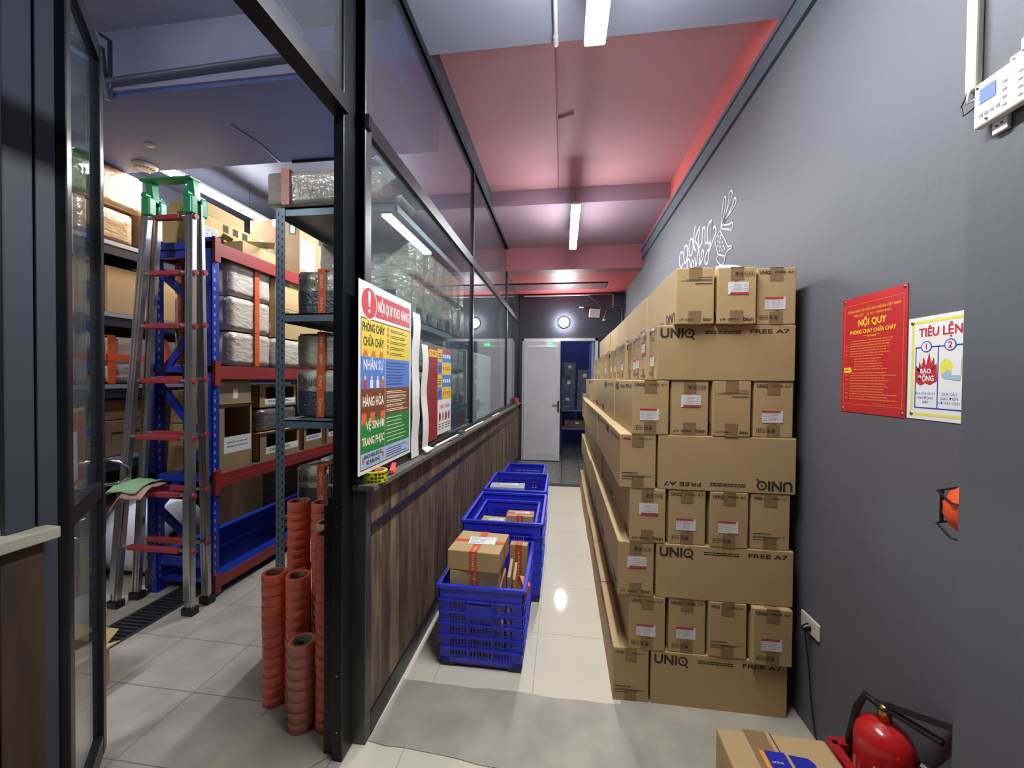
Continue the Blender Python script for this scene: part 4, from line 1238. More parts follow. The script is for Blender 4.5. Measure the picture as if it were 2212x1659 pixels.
def pkg_mesh(w_, l_, h_, seed, puff=0.012):
    key = (w_, l_, h_, seed)
    if key in PK:
        return PK[key]
    bm = bmesh.new()
    bmesh.ops.create_cube(bm, size=1, matrix=Matrix.Translation((0, 0, h_ / 2)) @ Matrix.Diagonal((w_ - 0.01, l_ - 0.01, h_ - 0.012, 1)))
    bmesh.ops.bevel(bm, geom=bm.edges[:], offset=0.012, segments=2, affect='EDGES')
    bmesh.ops.subdivide_edges(bm, edges=[e for e in bm.edges if e.calc_length() > 0.08], cuts=7, use_grid_fill=True)
    bmesh.ops.triangulate(bm, faces=[f for f in bm.faces if len(f.verts) > 4])
    for v in bm.verts:
        p = v.co * 9 + Vector((seed * 7.3, 0, 0))
        d = noise.noise(p)
        q = v.co * 26 + Vector((0, seed * 3.1, 0))
        d2 = noise.noise(q)
        nrm = v.normal if v.normal.length else Vector((0, 0, 1))
        a = (d * 0.004 + abs(d2) * 0.003)
        if v.co.z < 0.02:
            a = 0
        v.co += nrm * a
    for f in bm.faces:
        f.smooth = True
    me = bpy.data.meshes.new('package')
    bm.to_mesh(me)
    bm.free()
    PK[key] = me
    return me


def tape_loop(b, w_, l_, h_, axis, pos, hw=0.024, off=0.006):
    """tape around the box; axis 'x' = band running across X (vertical loop in XZ), pos = Y offset, and so on."""
    if axis == 'x':
        b.box(-w_ / 2 - off, pos - hw, h_ - 0.004, w_ / 2 + off, pos + hw, h_ + off - 0.002)
        for s_ in (-1, 1):
            b.box(s_ * (w_ / 2 + off) - 0.0015, pos - hw, 0.004, s_ * (w_ / 2 + off) + 0.0015, pos + hw, h_ + off - 0.002)
    elif axis == 'y':
        b.box(pos - hw, -l_ / 2 - off, h_ - 0.004, pos + hw, l_ / 2 + off, h_ + off - 0.002)
        for s_ in (-1, 1):
            b.box(pos - hw, s_ * (l_ / 2 + off) - 0.0015, 0.004, pos + hw, s_ * (l_ / 2 + off) + 0.0015, h_ + off - 0.002)
    else:
        off += 0.0012
        for s_ in (-1, 1):
            b.box(-w_ / 2 - off, s_ * (l_ / 2 + off) - 0.0015, pos - hw, w_ / 2 + off, s_ * (l_ / 2 + off) + 0.0015, pos + hw)
            b.box(s_ * (w_ / 2 + off) - 0.0015, -l_ / 2 - off, pos - hw, s_ * (w_ / 2 + off) + 0.0015, l_ / 2 + off, pos + hw)


def package(x, y, z, w_, l_, h_, label, seed=1, m=None, tapes=(('y', 0.0),), group=None, panel=False, name='package', rz=0.0, logo=False):
    """Wrapped box; x, y = centre of its footprint."""
    me = pkg_mesh(w_, l_, h_, seed)
    key = (me.name, (m or M_FILM).name)
    if key not in PK:
        me2 = me.copy()
        me2.materials.append(m or M_FILM)
        PK[key] = me2
    o = bpy.data.objects.new(name, PK[key])
    COL.objects.link(o)
    tag(o, label, 'box', group)
    o.location = (x, y, z)
    o.rotation_euler = (0, 0, rz)
    tk = (w_, l_, h_, tuple(tapes), 'tape')
    if tapes:
        if tk not in PK:
            b = MB()
            for ax, pos in tapes:
                tape_loop(b, w_, l_, h_, ax, pos)
            for ax, pos in tapes:
                if ax == 'y' and w_ > 0.3:
                    b.M = frame((pos + 0.012, -l_ / 2 - 0.0085, 0), (0, 0, 1), (-1, 0, 0))
                    for k in range(2):
                        b.text('UNIQ', h_ * (0.12 + 0.48 * k), 0.003, 0.018, 0, 1, width=h_ * 0.28, bold=0.001)
                    b.M = None
            PK[tk] = b.mesh('orange_tape', [M_OR, mat('pale_tape_print', (240, 200, 180), 0.5)])
        c = bpy.data.objects.new('orange_tape', PK[tk])
        COL.objects.link(c)
        c.parent = o
    if panel:
        pk = (w_, l_, h_, 'panel')
        if pk not in PK:
            b = MB()
            b.M = frame((-w_ / 2, -l_ / 2 - 0.0055, 0), (1, 0, 0), (0, 0, 1))
            b.quad(0.03, 0.02, w_ - 0.03, h_ * 0.55)
            b.M = frame((w_ / 2 + 0.0055, -l_ / 2, 0), (0, 1, 0), (0, 0, 1))
            b.quad(0.02, 0.02, l_ * 0.6, h_ * 0.35)
            b.M = frame((-w_ / 2, -l_ / 2 - 0.0058, 0), (1, 0, 0), (0, 0, 1))
            b.text('UNIQ', 0.03, h_ * 0.66, h_ * 0.14, 0, 1, width=0.13, bold=0.002)
            PK[pk] = b.mesh('printed_panel', [M_DARKP, mat('faint_ink', (96, 92, 84), 0.5)])
        c = bpy.data.objects.new('printed_panel', PK[pk])
        COL.objects.link(c)
        c.parent = o
    return o


def plain_box(x0, y0, z0, x1, y1, z1, label, m=None, group=None, rz=0.0, name='cardboard_box', tape=True, marks=None, seed=0):
    """Cardboard box with closed flaps and a centre seam."""
    w_, l_, h_ = x1 - x0, y1 - y0, z1 - z0
    o = tag(MB().bbox(-w_ / 2, -l_ / 2, 0, w_ / 2, l_ / 2, h_, 0.005).build(name, m or M_CARD2), label, 'box', group)
    o.location = ((x0 + x1) / 2, (y0 + y1) / 2, z0)
    o.rotation_euler = (0, 0, rz)
    if tape:
        b = MB()
        b.box(-0.024, -l_ / 2 - 0.0006, h_ - 0.001, 0.024, l_ / 2 + 0.0006, h_ + 0.0006)
        for s_ in (-1, 1):
            b.box(-0.024, s_ * (l_ / 2) - 0.0007, h_ - 0.07, 0.024, s_ * (l_ / 2) + 0.0007, h_)
            b.box(-0.024, s_ * (l_ / 2) - 0.0007, 0, 0.024, s_ * (l_ / 2) + 0.0007, 0.06)
        b.build('packing_tape', M_TAPEC, o)
    if marks:
        b = MB()
        marks(b, w_, l_, h_)
        b.build('lettering', [M_INK, M_PAPER, M_REDINK], o)
    return o


def open_box(x0, y0, z0, x1, y1, z1, label, side='x', paper=True, group=None, hole=(0.2, 0.5, 0.85, 0.95)):
    """Box with a window cut in its aisle (+X) face, a dark inside and a written paper sheet."""
    w_, l_, h_ = x1 - x0, y1 - y0, z1 - z0
    t = thing('open_box', label, 'box', ((x0 + x1) / 2, (y0 + y1) / 2, z0), 0, group)
    th = 0.006
    b = MB().box(-w_ / 2, -l_ / 2, 0, w_ / 2, l_ / 2, th).box(-w_ / 2, -l_ / 2, th, -w_ / 2 + th, l_ / 2, h_)
    b.box(-w_ / 2, -l_ / 2, th, w_ / 2, -l_ / 2 + th, h_).box(-w_ / 2, l_ / 2 - th, th, w_ / 2, l_ / 2, h_)
    X = w_ / 2
    yl, yh = -l_ / 2 + l_ * 0.16, l_ / 2 - l_ * 0.08
    zl, zh = h_ * hole[1], h_ * hole[3]
    b.box(X - th, -l_ / 2, th, X, l_ / 2, zl).box(X - th, -l_ / 2, zl, X, yl, h_).box(X - th, yh, zl, X, l_ / 2, h_).box(X - th, yl, zh, X, yh, h_)
    b.build('box_body', M_CARD2, t)
    b = MB().bar((-w_ / 2 + 0.02, 0, h_), (X + 0.012, 0, h_ + 0.004), l_, 0.004, upv=(0, 0, 1))
    b.build('flap', M_CARD, t)
    if paper:
        b = MB()
        b.M = frame((X + 0.001, -l_ / 2, 0), (0, 1, 0), (0, 0, 1))
        b.quad(l_ * 0.14, h_ * (hole[1] - 0.24), l_ * 0.95, h_ * hole[1] + 0.004)
        r_ = random.Random(int(1000 * abs(y0)))
        b.lines(l_ * 0.22, l_ * 0.85, h_ * (hole[1] - 0.09), 2, h_ * 0.06, 0.008, 0.0005, 1, 0.3, r_)
        b.build('written_sheet', [M_PAPER, mat('pen_ink', (110, 110, 150), 0.6)], t)
    return t


# ---- blue and maroon pallet rack
RX0, RX1, RY0, RY1 = -2.92, -2.40, 2.36, 4.36
t = thing('storage_rack', 'blue-framed storage rack with maroon beams behind the ladder', 'rack', ((RX0 + RX1) / 2, RY0, 0))
cx = (RX0 + RX1) / 2
for px_ in (RX0, RX1):
    for py_ in (RY0, RY1):
        b = MB()
        x0 = px_ - cx
        y0 = py_ - RY0
        s_ = 1 if px_ == RX1 else -1
        xa, xb = (x0 - 0.075, x0) if s_ > 0 else (x0, x0 + 0.075)
        b.box(xa, y0, 0.0, xb, y0 + 0.003, 2.50).box(xa, y0, 0, xa + 0.003, y0 + 0.055, 2.50).box(xb - 0.003, y0, 0, xb, y0 + 0.055, 2.50)
        b.box(xa - 0.008, y0 - 0.006, 0, xb + 0.008, y0 + 0.065, 0.006)
        z = 0.1
        while z < 2.48:
            b.box(xb - 0.0005, y0 + 0.015, z, xb + 0.0007, y0 + 0.027, z + 0.022, 1)
            b.box(xa - 0.0007, y0 + 0.015, z, xa + 0.0005, y0 + 0.027, z + 0.022, 1)
            z += 0.06
        b.build('upright', [M_RBLUE, mat('rack_hole', (150, 160, 190), 0.4)], t)
for py_ in (0.02, RY1 - RY0 + 0.02):
    b = MB()
    x0, x1 = RX0 - cx + 0.07, RX1 - cx - 0.07
    for z in (2.40, 0.225):
        b.box(x0, py_ - 0.005, z - 0.03, x1, py_ + 0.02, z + 0.03)
    zz = [(x0, 2.30), (x1, 1.98), (x1, 1.95), (x0, 1.53), (x0, 1.50), (x1, 1.06), (x1, 1.03), (x0, 0.62), (x0, 0.60), (x1, 0.27)]
    for i in range(0, len(zz), 2):
        b.bar((zz[i][0] - 0.02, py_ + 0.008, zz[i][1]), (zz[i + 1][0] + 0.0, py_ + 0.008, zz[i + 1][1]), 0.022, 0.05, upv=(0, 0, 1))
    b.build('cross_brace', M_RBLUE, t)
for z in (2.475, 1.617, 0.853, 0.125):
    for s_, x0 in ((1, RX1 - cx), (-1, RX0 - cx)):
        b = MB()
        a, c_ = (x0, x0 + 0.022) if s_ > 0 else (x0 - 0.022, x0)
        hh = 0.095 if z > 0.2 else 0.07
        b.box(a, 0.04, z - hh, c_, RY1 - RY0 + 0.01, z - hh * 0.45).box(a, 0.04, z - hh * 0.45, c_ - s_ * 0.008 if s_ > 0 else c_, RY1 - RY0 + 0.01, z)
        b.box(a, 0.0, z - 0.14 if z > 0.2 else 0.02, c_ + 0.003, 0.045, z + 0.03)
        b.build('beam', M_RRED, t)
    b = MB()
    if z > 0.2:
        b.box(RX0 - cx, 0.03, z - 0.035, RX1 - cx, RY1 - RY0, z - 0.002)
        b.box(RX0 - cx, 0.0, z - 0.05, RX1 - cx, 0.035, z - 0.002, 1)
        b.build('shelf_deck', [mat('deck_grey', (88, 88, 92), 0.6), M_RBLUE], t)
    else:
        b.box(RX0 - cx, 0.03, z - 0.05, RX1 - cx, RY1 - RY0, z - 0.035).box(RX0 - cx, 0.03, z - 0.035, RX0 - cx + 0.02, RY1 - RY0, z + 0.11)
        b.box(RX0 - cx - 0.045, 0.03, z + 0.095, RX0 - cx + 0.0, RY1 - RY0, z + 0.11).box(RX1 - cx - 0.08, 0.03, z - 0.034, RX1 - cx, RY1 - RY0, z + 0.0)
        b.build('shelf_deck', M_RBLUE, t)

# goods on it
def kitchen_marks(b, w_, l_, h_):
    b.M = frame((-w_ / 2, -l_ / 2 - 0.0008, 0), (1, 0, 0), (0, 0, 1))
    b.quad(w_ * 0.80, h_ * 0.72, w_ * 0.93, h_ * 0.90, 0, 0)
    b.quad(w_ * 0.82, h_ * 0.74, w_ * 0.91, h_ * 0.88, 0.0003, 1)
    b.M = frame((w_ / 2 + 0.0008, -l_ / 2, 0), (0, 1, 0), (0, 0, 1))
    b.quad(0.01, h_ * 0.12, l_ * 0.32, h_ * 0.66, 0, 1)
    b.lines(0.03, l_ * 0.30, h_ * 0.58, 6, h_ * 0.07, 0.006, 0.0003, 0, 0.3, random.Random(3))
    for k in range(3):
        b.quad(l_ * (0.40 + 0.18 * k), h_ * 0.70, l_ * (0.50 + 0.18 * k), h_ * 0.92, 0, 0)


plain_box(-2.915, 3.26, 2.477, -2.41, 3.95, 3.0, 'tall brown carton with a dark square symbol on top of the blue rack', M_CARD2, marks=kitchen_marks)
plain_box(-2.90, 2.45, 2.477, -2.60, 2.95, 2.73, 'pale yellow-brown carton with a label on top of the blue rack behind the ladder', mat('yellow_card', (206, 172, 112), 0.7, var=0.3, scale=5), marks=kitchen_marks)
o = plain_box(-2.90, 2.50, 2.735, -2.62, 2.88, 2.83, 'flat brown carton lying on the pale yellow-brown carton', M_CARD, rz=0.06)
t = thing('flap_box', 'low opened carton with pale blue paper on top of the blue rack', 'box', (-2.50, 2.80, 2.477))
b = MB().box(-0.09, -0.15, 0, 0.07, 0.20, 0.10)
b.bar((0.07, 0.02, 0.10), (0.075, 0.02, 0.15), 0.26, 0.005, upv=(0, 1, 0))
b.bar((-0.02, -0.15, 0.10), (-0.06, -0.20, 0.13), 0.13, 0.005)
b.build('box_body', M_CARD, t)
b = MB().add([(0.03, 0.02, 0.10), (0.075, 0.12, 0.11), (0.06, 0.16, 0.17), (0.02, 0.06, 0.19), (0.07, 0.06, 0.14)], [(0, 4, 3), (4, 1, 2), (4, 2, 3)])
b.build('crumpled_paper', mat('pale_blue_paper', (190, 214, 222), 0.6), t)

for i, s_ in enumerate(('bottom', 'middle', 'top')):
    package(-2.66, 2.725, 1.620 + i * 0.262, 0.47, 0.41, 0.258, 'silver film-wrapped package, %s of three stacked behind the blue upright' % s_, seed=i + 1, tapes=(('x', 0.05), ('y', -0.16)), group='film-wrapped packages on the blue rack')
k = 0
for j, yc in enumerate((3.27, 3.90)):
    for i in range(3):
        if j == 0 and i == 0:
            package(-2.52, 3.24, 1.620, 0.24, 0.60, 0.25, 'film-wrapped long package under the plain cartons on the blue rack', seed=8, m=M_FILM2, tapes=(('x', 0.1),))
            continue
        carton(-2.50, yc, 1.620 + i * 0.2585, 'A' if i == 1 else 'C', False, 0.0,
               'unwrapped carton on the second shelf of the blue rack, %s stack, %s' % (('nearer', 'farther')[j], ('lowest', 'middle', 'topmost')[i]))['group'] = 'plain cartons on the blue rack'
plain_box(-2.66, 2.43, 1.345, -2.42, 2.72, 1.515, 'grey-brown carton with a white sticker above the tall open box', mat('grey_card', (150, 132, 108), 0.75, var=0.4, scale=6), marks=lambda b, w_, l_, h_: (setattr(b, 'M', frame((w_ / 2 + 0.0008, -l_ / 2, 0), (0, 1, 0), (0, 0, 1))), b.quad(l_ * 0.42, h_ * 0.2, l_ * 0.56, h_ * 0.6, 0, 1)))
open_box(-2.66, 2.43, 0.853, -2.42, 2.73, 1.34, 'tall open-sided carton with a written white sheet on the third shelf')
plain_box(-2.90, 2.42, 0.853, -2.70, 2.80, 1.20, 'yellow-brown carton low on the third shelf behind the ladder rails', M_CARD2)
plain_box(-2.90, 2.42, 1.205, -2.70, 2.75, 1.44, 'carton stacked on the yellow-brown carton behind the ladder', M_CARD2)
open_box(-2.74, 2.80, 0.853, -2.42, 3.28, 1.08, 'open carton with a torn white sheet at the bottom of the middle stack', hole=(0.1, 0.45, 0.9, 0.92))
package(-2.58, 3.03, 1.088, 0.30, 0.44, 0.19, 'black goods in clear film in the middle of the open box stack', seed=5, m=film('film_dark', (110, 106, 104), (60, 58, 60)), tapes=())
open_box(-2.72, 2.82, 1.29, -2.44, 3.26, 1.47, 'open carton with silver trays at the top of the middle stack', hole=(0.1, 0.35, 0.9, 0.92))
open_box(-2.70, 3.33, 0.853, -2.42, 3.62, 1.06, 'small open carton with a sheet, just left of the grey shelf post', hole=(0.1, 0.6, 0.9, 0.92))
open_box(-2.70, 3.68, 0.853, -2.42, 3.98, 1.04, 'small open carton with a blue written sheet, right of the grey shelf post', hole=(0.1, 0.6, 0.9, 0.92))
plain_box(-2.72, 4.02, 0.853, -2.42, 4.30, 1.05, 'small carton at the far end of the third shelf', M_CARD2)
plain_box(-3.56, 3.50, 0.0, -2.99, 4.20, 0.80, 'large dark brown carton standing on the floor behind the blue rack', mat('dark_card', (112, 88, 66), 0.8, var=0.4, scale=4))
plain_box(-2.95, 4.62, 0.0, -2.2, 5.2, 0.72, 'second large brown carton on the floor at the back of the storage room', mat('dark_card', (112, 88, 66), 0.8))

# ---- left wall rack
LX = -3.30
t = thing('pallet_rack', 'long dark rack with pale shelf edges along the left storage wall', 'rack', (LX, 1.2, 0))
for yy in (0.95, 2.95):
    for xx in (0.0, -0.62):
        b = MB().box(xx - 0.06, yy, 0, xx, yy + 0.05, 2.70)
        z = 0.1
        while z < 2.66:
            b.box(xx - 0.0005, yy + 0.016, z, xx + 0.0008, yy + 0.030, z + 0.022, 1)
            z += 0.06
        b.build('upright', [M_RBLUE, mat('rack_hole', (150, 160, 190), 0.4)], t)
for z in (2.53, 2.005, 1.475, 0.935):
    b = MB().box(-0.62, -0.9, z - 0.012, 0.0, 3.1, z, 1).box(-0.02, -0.9, z - 0.10, 0.003, 3.1, z - 0.028, 1).box(-0.003, -0.9, z - 0.030, 0.006, 3.1, z, 0)
    b.build('shelf', [mat('pale_shelf_edge', (170, 176, 190), 0.35, metal=0.3), mat('dark_shelf', (40, 42, 54), 0.5)], t)
cz = 'cartons on the left wall rack'
# top shelf: film wrapped load
for i, (y0, y1, z0, z1, lab, mm) in enumerate((
        (1.75, 2.32, 2.531, 2.80, 'film-wrapped carton at the bottom left of the load on the top wall shelf', M_FILM3),
        (2.33, 2.60, 2.531, 2.78, 'small film-wrapped carton low on the top wall shelf, nearer the ladder', M_FILM3),
        (1.60, 2.15, 2.805, 3.10, 'large film-wrapped carton on the upper left of the top wall shelf', M_FILM3),
        (2.16, 2.68, 2.805, 3.10, 'large film-wrapped carton on the upper right of the top wall shelf', M_FILM3),
        (2.70, 3.20, 2.531, 2.90, 'brown carton on the top wall shelf behind the ladder', M_CARD2))):
    package(LX - 0.31, (y0 + y1) / 2, z0, 0.56, y1 - y0, z1 - z0, lab, seed=20 + i, m=mm, tapes=(), group='wrapped cartons on the top wall shelf')
for i, (y0, y1) in enumerate(((1.55, 1.96), (1.975, 2.385), (2.41, 2.78), (2.80, 3.2))):
    plain_box(LX - 0.55, y0, 2.006, LX - 0.02, y1, 2.35, 'plain tan carton on the second wall shelf, %s' % ('seen through the door leaf', 'just right of the door leaf', 'just left of the blue upright', 'behind the blue rack')[i], M_CARD, group=cz)
for i, (y0, y1) in enumerate(((1.6, 2.02), (2.03, 2.40), (2.41, 2.78), (2.80, 3.15))):
    package(LX - 0.27, (y0 + y1) / 2, 1.476, 0.50, y1 - y0, 0.36, 'film-wrapped package with crossed orange tape on the third wall shelf, %s' % ('behind the door leaf', 'nearest the door leaf', 'beside the blue upright', 'farthest one')[i],
            seed=30 + i, m=M_FILM, tapes=(('z', 0.20), ('x', -0.16)), group='orange-taped packages on the third wall shelf')


def hole_marks(b, w_, l_, h_):
    b.M = frame((w_ / 2 + 0.0008, -l_ / 2, 0), (0, 1, 0), (0, 0, 1))
    b.quad(l_ * 0.3, h_ * 0.62, l_ * 0.72, h_ * 0.68, 0, 0)
    b.quad(l_ * 0.28, h_ * 0.30, l_ * 0.285, h_ * 0.68, 0, 0).quad(l_ * 0.72, h_ * 0.30, l_ * 0.725, h_ * 0.68, 0, 0)


plain_box(LX - 0.50, 2.30, 0.936, LX - 0.03, 2.76, 1.20, 'scuffed carton with a cut hand hole on the fourth wall shelf', M_CARD2, marks=hole_marks, rz=0.04, tape=False)
plain_box(LX - 0.52, 2.32, 1.205, LX - 0.05, 2.78, 1.355, 'flat carton lying on the scuffed carton with the hand hole', M_CARD2)
plain_box(LX - 0.52, 1.75, 0.936, LX - 0.05, 2.25, 1.33, 'carton on the fourth wall shelf behind the door leaf', M_CARD2)
open_box(LX - 0.50, 1.95, 0.0, LX - 0.02, 2.33, 0.80, 'tall open carton on the floor under the wall rack, behind the door handle', paper=False)
# bubble wrap roll
t = thing('bubble_wrap_roll', 'fat white roll of bubble wrap lying on the floor under the wall rack', 'roll', (-3.05, 2.66, 0.0))
MFOAM = mat('white_foam_roll', (216, 218, 226), 0.3, bump=0.4, bscale=30, spec=0.6)
b = MB()
b.M = Matrix.Translation((0, 0, 0.275)) @ rmat('Y', -math.pi / 2)
b.lathe([(0.05, 0.0), (0.255, 0.0), (0.272, 0.015), (0.274, 0.25), (0.270, 0.5), (0.273, 0.87), (0.255, 0.90), (0.05, 0.90), (0.05, 0.0)], seg=48)
b.build('wrap_layers', MFOAM, t)
b = MB()
b.M = Matrix.Translation((0, 0, 0.275)) @ rmat('Y', -math.pi / 2)
b.lathe([(0.04, -0.004), (0.05, -0.004), (0.05, 0.0), (0.05, 0.9), (0.04, 0.9), (0.04, -0.004)], seg=24)
b.build('core', M_CARD2, t)
# small open carton by the door leaf
t = thing('open_box', 'small empty open carton on the slate floor beside the door leaf', 'box', (-2.37, 1.51, 0.0))
b = MB()
b.box(-0.13, -0.12, 0, 0.13, 0.12, 0.004)
for q in ((-0.13, -0.12, -0.126, 0.12), (0.126, -0.12, 0.13, 0.12), (-0.126, -0.12, 0.126, -0.116), (-0.126, 0.116, 0.126, 0.12)):
    b.box(q[0], q[1], 0.004, q[2], q[3], 0.20)
b.build('box_body', M_CARD, t)
MB().bar((0.13, 0, 0.20), (0.20, 0, 0.225), 0.23, 0.004).build('flap', M_CARD, t)
MB().bar((0, 0.12, 0.20), (0, 0.17, 0.24), 0.24, 0.004).build('flap', M_CARD, t)

# ---- step ladder
t = thing('step_ladder', 'tall aluminium step ladder with maroon rungs and a green plastic top', 'ladder', (-2.62, 2.22, 0))
M_GRN = mat('green_plastic', (40, 148, 96), 0.3, var=0.4, scale=9, c2=(60, 170, 100))
M_MAR = mat('maroon_rung', (160, 56, 62), 0.45)
FT = {'FL': (-0.31, -0.05), 'FR': (0.245, -0.045), 'RL': (-0.285, 0.06), 'RR': (0.235, 0.085)}
TP = {'FL': (-0.085, -0.02), 'FR': (0.235, -0.02), 'RL': (-0.07, 0.03), 'RR': (0.245, 0.03)}
TZ = 2.66
for k in FT:
    fx, fy = FT[k]
    tx, ty = TP[k]
    tz = TZ
    b = MB()
    b.bar((fx, fy, 0.045), (tx, ty, tz), 0.054 if k[0] == 'F' else 0.04, 0.024, upv=(0, 1, 0))
    b.bar((fx, fy - 0.014, 0.045), (tx, ty - 0.014, tz), 0.014, 0.006, upv=(0, 1, 0))
    for e in (-1, 1):
        b.bar((fx + e * 0.023, fy - 0.013, 0.045), (tx + e * 0.023, ty - 0.013, tz), 0.008, 0.008, upv=(0, 1, 0))
    if k[0] == 'F':
        b.bar((fx * 1.0, fy - 0.022, 0.10), (fx + (tx - fx) * 0.30, fy - 0.020, 0.80), 0.045, 0.012, upv=(0, 1, 0))
    leg = b.build('leg', M_ALU, t)
    MB().bbox(fx - 0.04, fy - 0.028, 0.0, fx + 0.04, fy + 0.028, 0.05, 0.006).build('rubber_foot', M_BLACK, leg)
for z in (2.57, 2.21, 1.865, 1.51, 1.14, 0.77, 0.41):
    f = (z - 0.045) / (TZ - 0.045)
    for s_ in ('F', 'R'):
        if s_ == 'R' and z > 2.3:
            continue
        xl = FT[s_ + 'L'][0] + (TP[s_ + 'L'][0] - FT[s_ + 'L'][0]) * f
        xr = FT[s_ + 'R'][0] + (TP[s_ + 'R'][0] - FT[s_ + 'R'][0]) * f
        yy = FT[s_ + 'L'][1] + (TP[s_ + 'L'][1] - FT[s_ + 'L'][1]) * f
        zz = z if s_ == 'F' else z + 0.015
        b = MB().bbox(xl + 0.07, yy - 0.020, zz - 0.016, xr - 0.07, yy + 0.016, zz + 0.016, 0.006, 0)
        b.tube([(xl - 0.02, yy, zz), (xr + 0.03, yy, zz)], 0.010, 10, 1)
        b.tube([(xr + 0.025, yy, zz), (xr + 0.04, yy, zz)], 0.017, 10, 0)
        b.build('rung', [M_MAR, M_ALU], t)
b = MB().bbox(-0.13, -0.045, 2.808, 0.25, 0.035, 2.826, 0.006)
for x0 in (-0.07, 0.238):
    for yy in (-0.03, 0.04):
        b.bbox(x0 - 0.032, yy - 0.024, 2.585, x0 + 0.032, yy + 0.024, 2.70, 0.008)
    b.bar((x0, 0.0, 2.68), (x0 - 0.015, 0.0, 2.805), 0.05, 0.04, upv=(0, 1, 0))
    b.tube([(x0 - 0.005, -0.058, 2.71), (x0 - 0.005, 0.063, 2.71)], 0.02, 14)
b.build('top_cap', M_GRN, t)
b = MB().bar((0.1, 0.0, 1.86), (0.16, 0.05, 1.16), 0.006, 0.012)
b.build('spreader_bar', M_STEEL, t)
# towel
def towel(x, y, z, w_, l_, label, m, seed, droop):
    b = MB()
    n1, n2 = 14, 10
    vs, fs = [], []
    for i in range(n1 + 1):
        for j in range(n2 + 1):
            u, v = i / n1, j / n2
            px_ = x + (u - 0.5) * w_
            py_ = y + (v - 0.5) * l_
            q = noise.noise(Vector((u * 4 + seed, v * 4, 0)))
            pz = z + 0.012 * q - droop * max(0, (0.35 - u)) ** 1.4 * 2.2 - droop * max(0, (0.35 - v)) * 0.8
            vs.append((px_, py_ + 0.01 * q, pz))
    for i in range(n1):
        for j in range(n2):
            a = i * (n2 + 1) + j
            fs.append((a, a + n2 + 1, a + n2 + 2, a + 1))
    b.add(vs, fs, 0, True)
    o = tag(b.build('cleaning_cloth', m), label, 'cloth', 'cloths on the ladder')
    md = o.modifiers.new('thickness', 'SOLIDIFY')
    md.thickness = 0.006
    return o


towel(-2.80, 2.155, 0.85, 0.30, 0.17, 'pale green folded cloth draped over the lower left side of the ladder', mat('green_cloth', (160, 196, 150), 0.9, bump=0.6, bscale=80), 1, 0.16)
towel(-2.73, 2.15, 0.83, 0.24, 0.17, 'dusty pink cloth lying under the green cloth on the ladder rung', mat('pink_cloth', (206, 160, 150), 0.9, bump=0.6, bscale=80), 4, 0.22)

# ---- grey slotted-angle shelf by the partition
SX0, SX1, SY0, SY1 = -1.625, -1.075, 2.00, 3.78
t = thing('slotted_shelf', 'grey slotted-angle shelf unit behind the glass partition', 'shelf unit', (0, 0, 0))
for xx, sg in ((SX0, 1), (SX1, -1)):
    for yy, sy in ((SY0, 1), (SY1, -1)):
        if xx == SX1 and yy == SY1:
            xx2 = -0.90
        else:
            xx2 = xx
        b = MB()
        b.box(min(xx2, xx2 + sg * 0.055), yy, 0, max(xx2, xx2 + sg * 0.055), yy + 0.003, 2.50)
        b.box(xx2 - 0.0015, min(yy, yy + sy * 0.04), 0, xx2 + 0.0015, max(yy, yy + sy * 0.04), 2.50)
        z = 0.05
        while z < 2.48:
            b.box(xx2 + sg * 0.036, yy - 0.0008, z, xx2 + sg * 0.046, yy + 0.001, z + 0.014, 1)
            b.box(xx2 + sg * 0.014, yy - 0.0008, z + 0.012, xx2 + sg * 0.020, yy + 0.001, z + 0.034, 1)
            z += 0.042
        b.build('upright', [M_GREYS, mat('slot_dark', (34, 38, 44), 0.5)], t)
for z in (2.50, 1.905, 1.30, 0.725, 0.15):
    b = MB().box(SX0 + 0.003, SY0 + 0.004, z - 0.008, -0.905, SY1 - 0.002, z)
    b.box(SX0 + 0.004, SY0 + 0.004, z - 0.045, -0.92, SY0 + 0.007, z).box(SX0 + 0.003, SY0 + 0.01, z - 0.045, SX0 + 0.006, SY1, z).box(-0.908, SY0 + 0.01, z - 0.045, -0.905, SY1, z)
    b.build('shelf', M_GREYS, t)
PW_, PL = 0.66, 0.192
nth = ['nearest', 'second', 'third', 'fourth', 'fifth', 'sixth', 'seventh']
for (z, n0, n, hh, m_, pan, lab) in ((1.906, 0, 7, 0.275, M_FILM2, True, 'on the upper shelf, lower row'), (2.185, 1, 7, 0.250, M_FILM2, False, 'on the upper shelf, upper row'),
                                    (1.301, 0, 7, 0.290, M_FILM2, True, 'on the middle shelf, lower row'), (1.595, 0, 7, 0.215, M_FILM2, False, 'on the middle shelf, upper row'),
                                    (0.726, 0, 7, 0.285, M_FILM2, True, 'on the lower shelf')):
    for i in range(n0, n):
        package(-1.265 + rb.uniform(-0.006, 0.006), 2.15 + i * 0.2135 + PL / 2 - 0.03, z, PW_, PL, hh, 'bubble-wrapped carton with orange tape %s, %s from the doorway' % (lab, nth[i]),
                seed=40 + i % 3, m=m_, tapes=(('y', -0.16),), panel=pan, group='bubble-wrapped cartons on the grey shelf')
package(-1.275, 2.10, 2.502, 0.80, 0.24, 0.20, 'long bubble-wrapped box with two orange tapes on the very top of the grey shelf', seed=60, m=M_FILM2, tapes=(('y', -0.27), ('y', 0.20)))

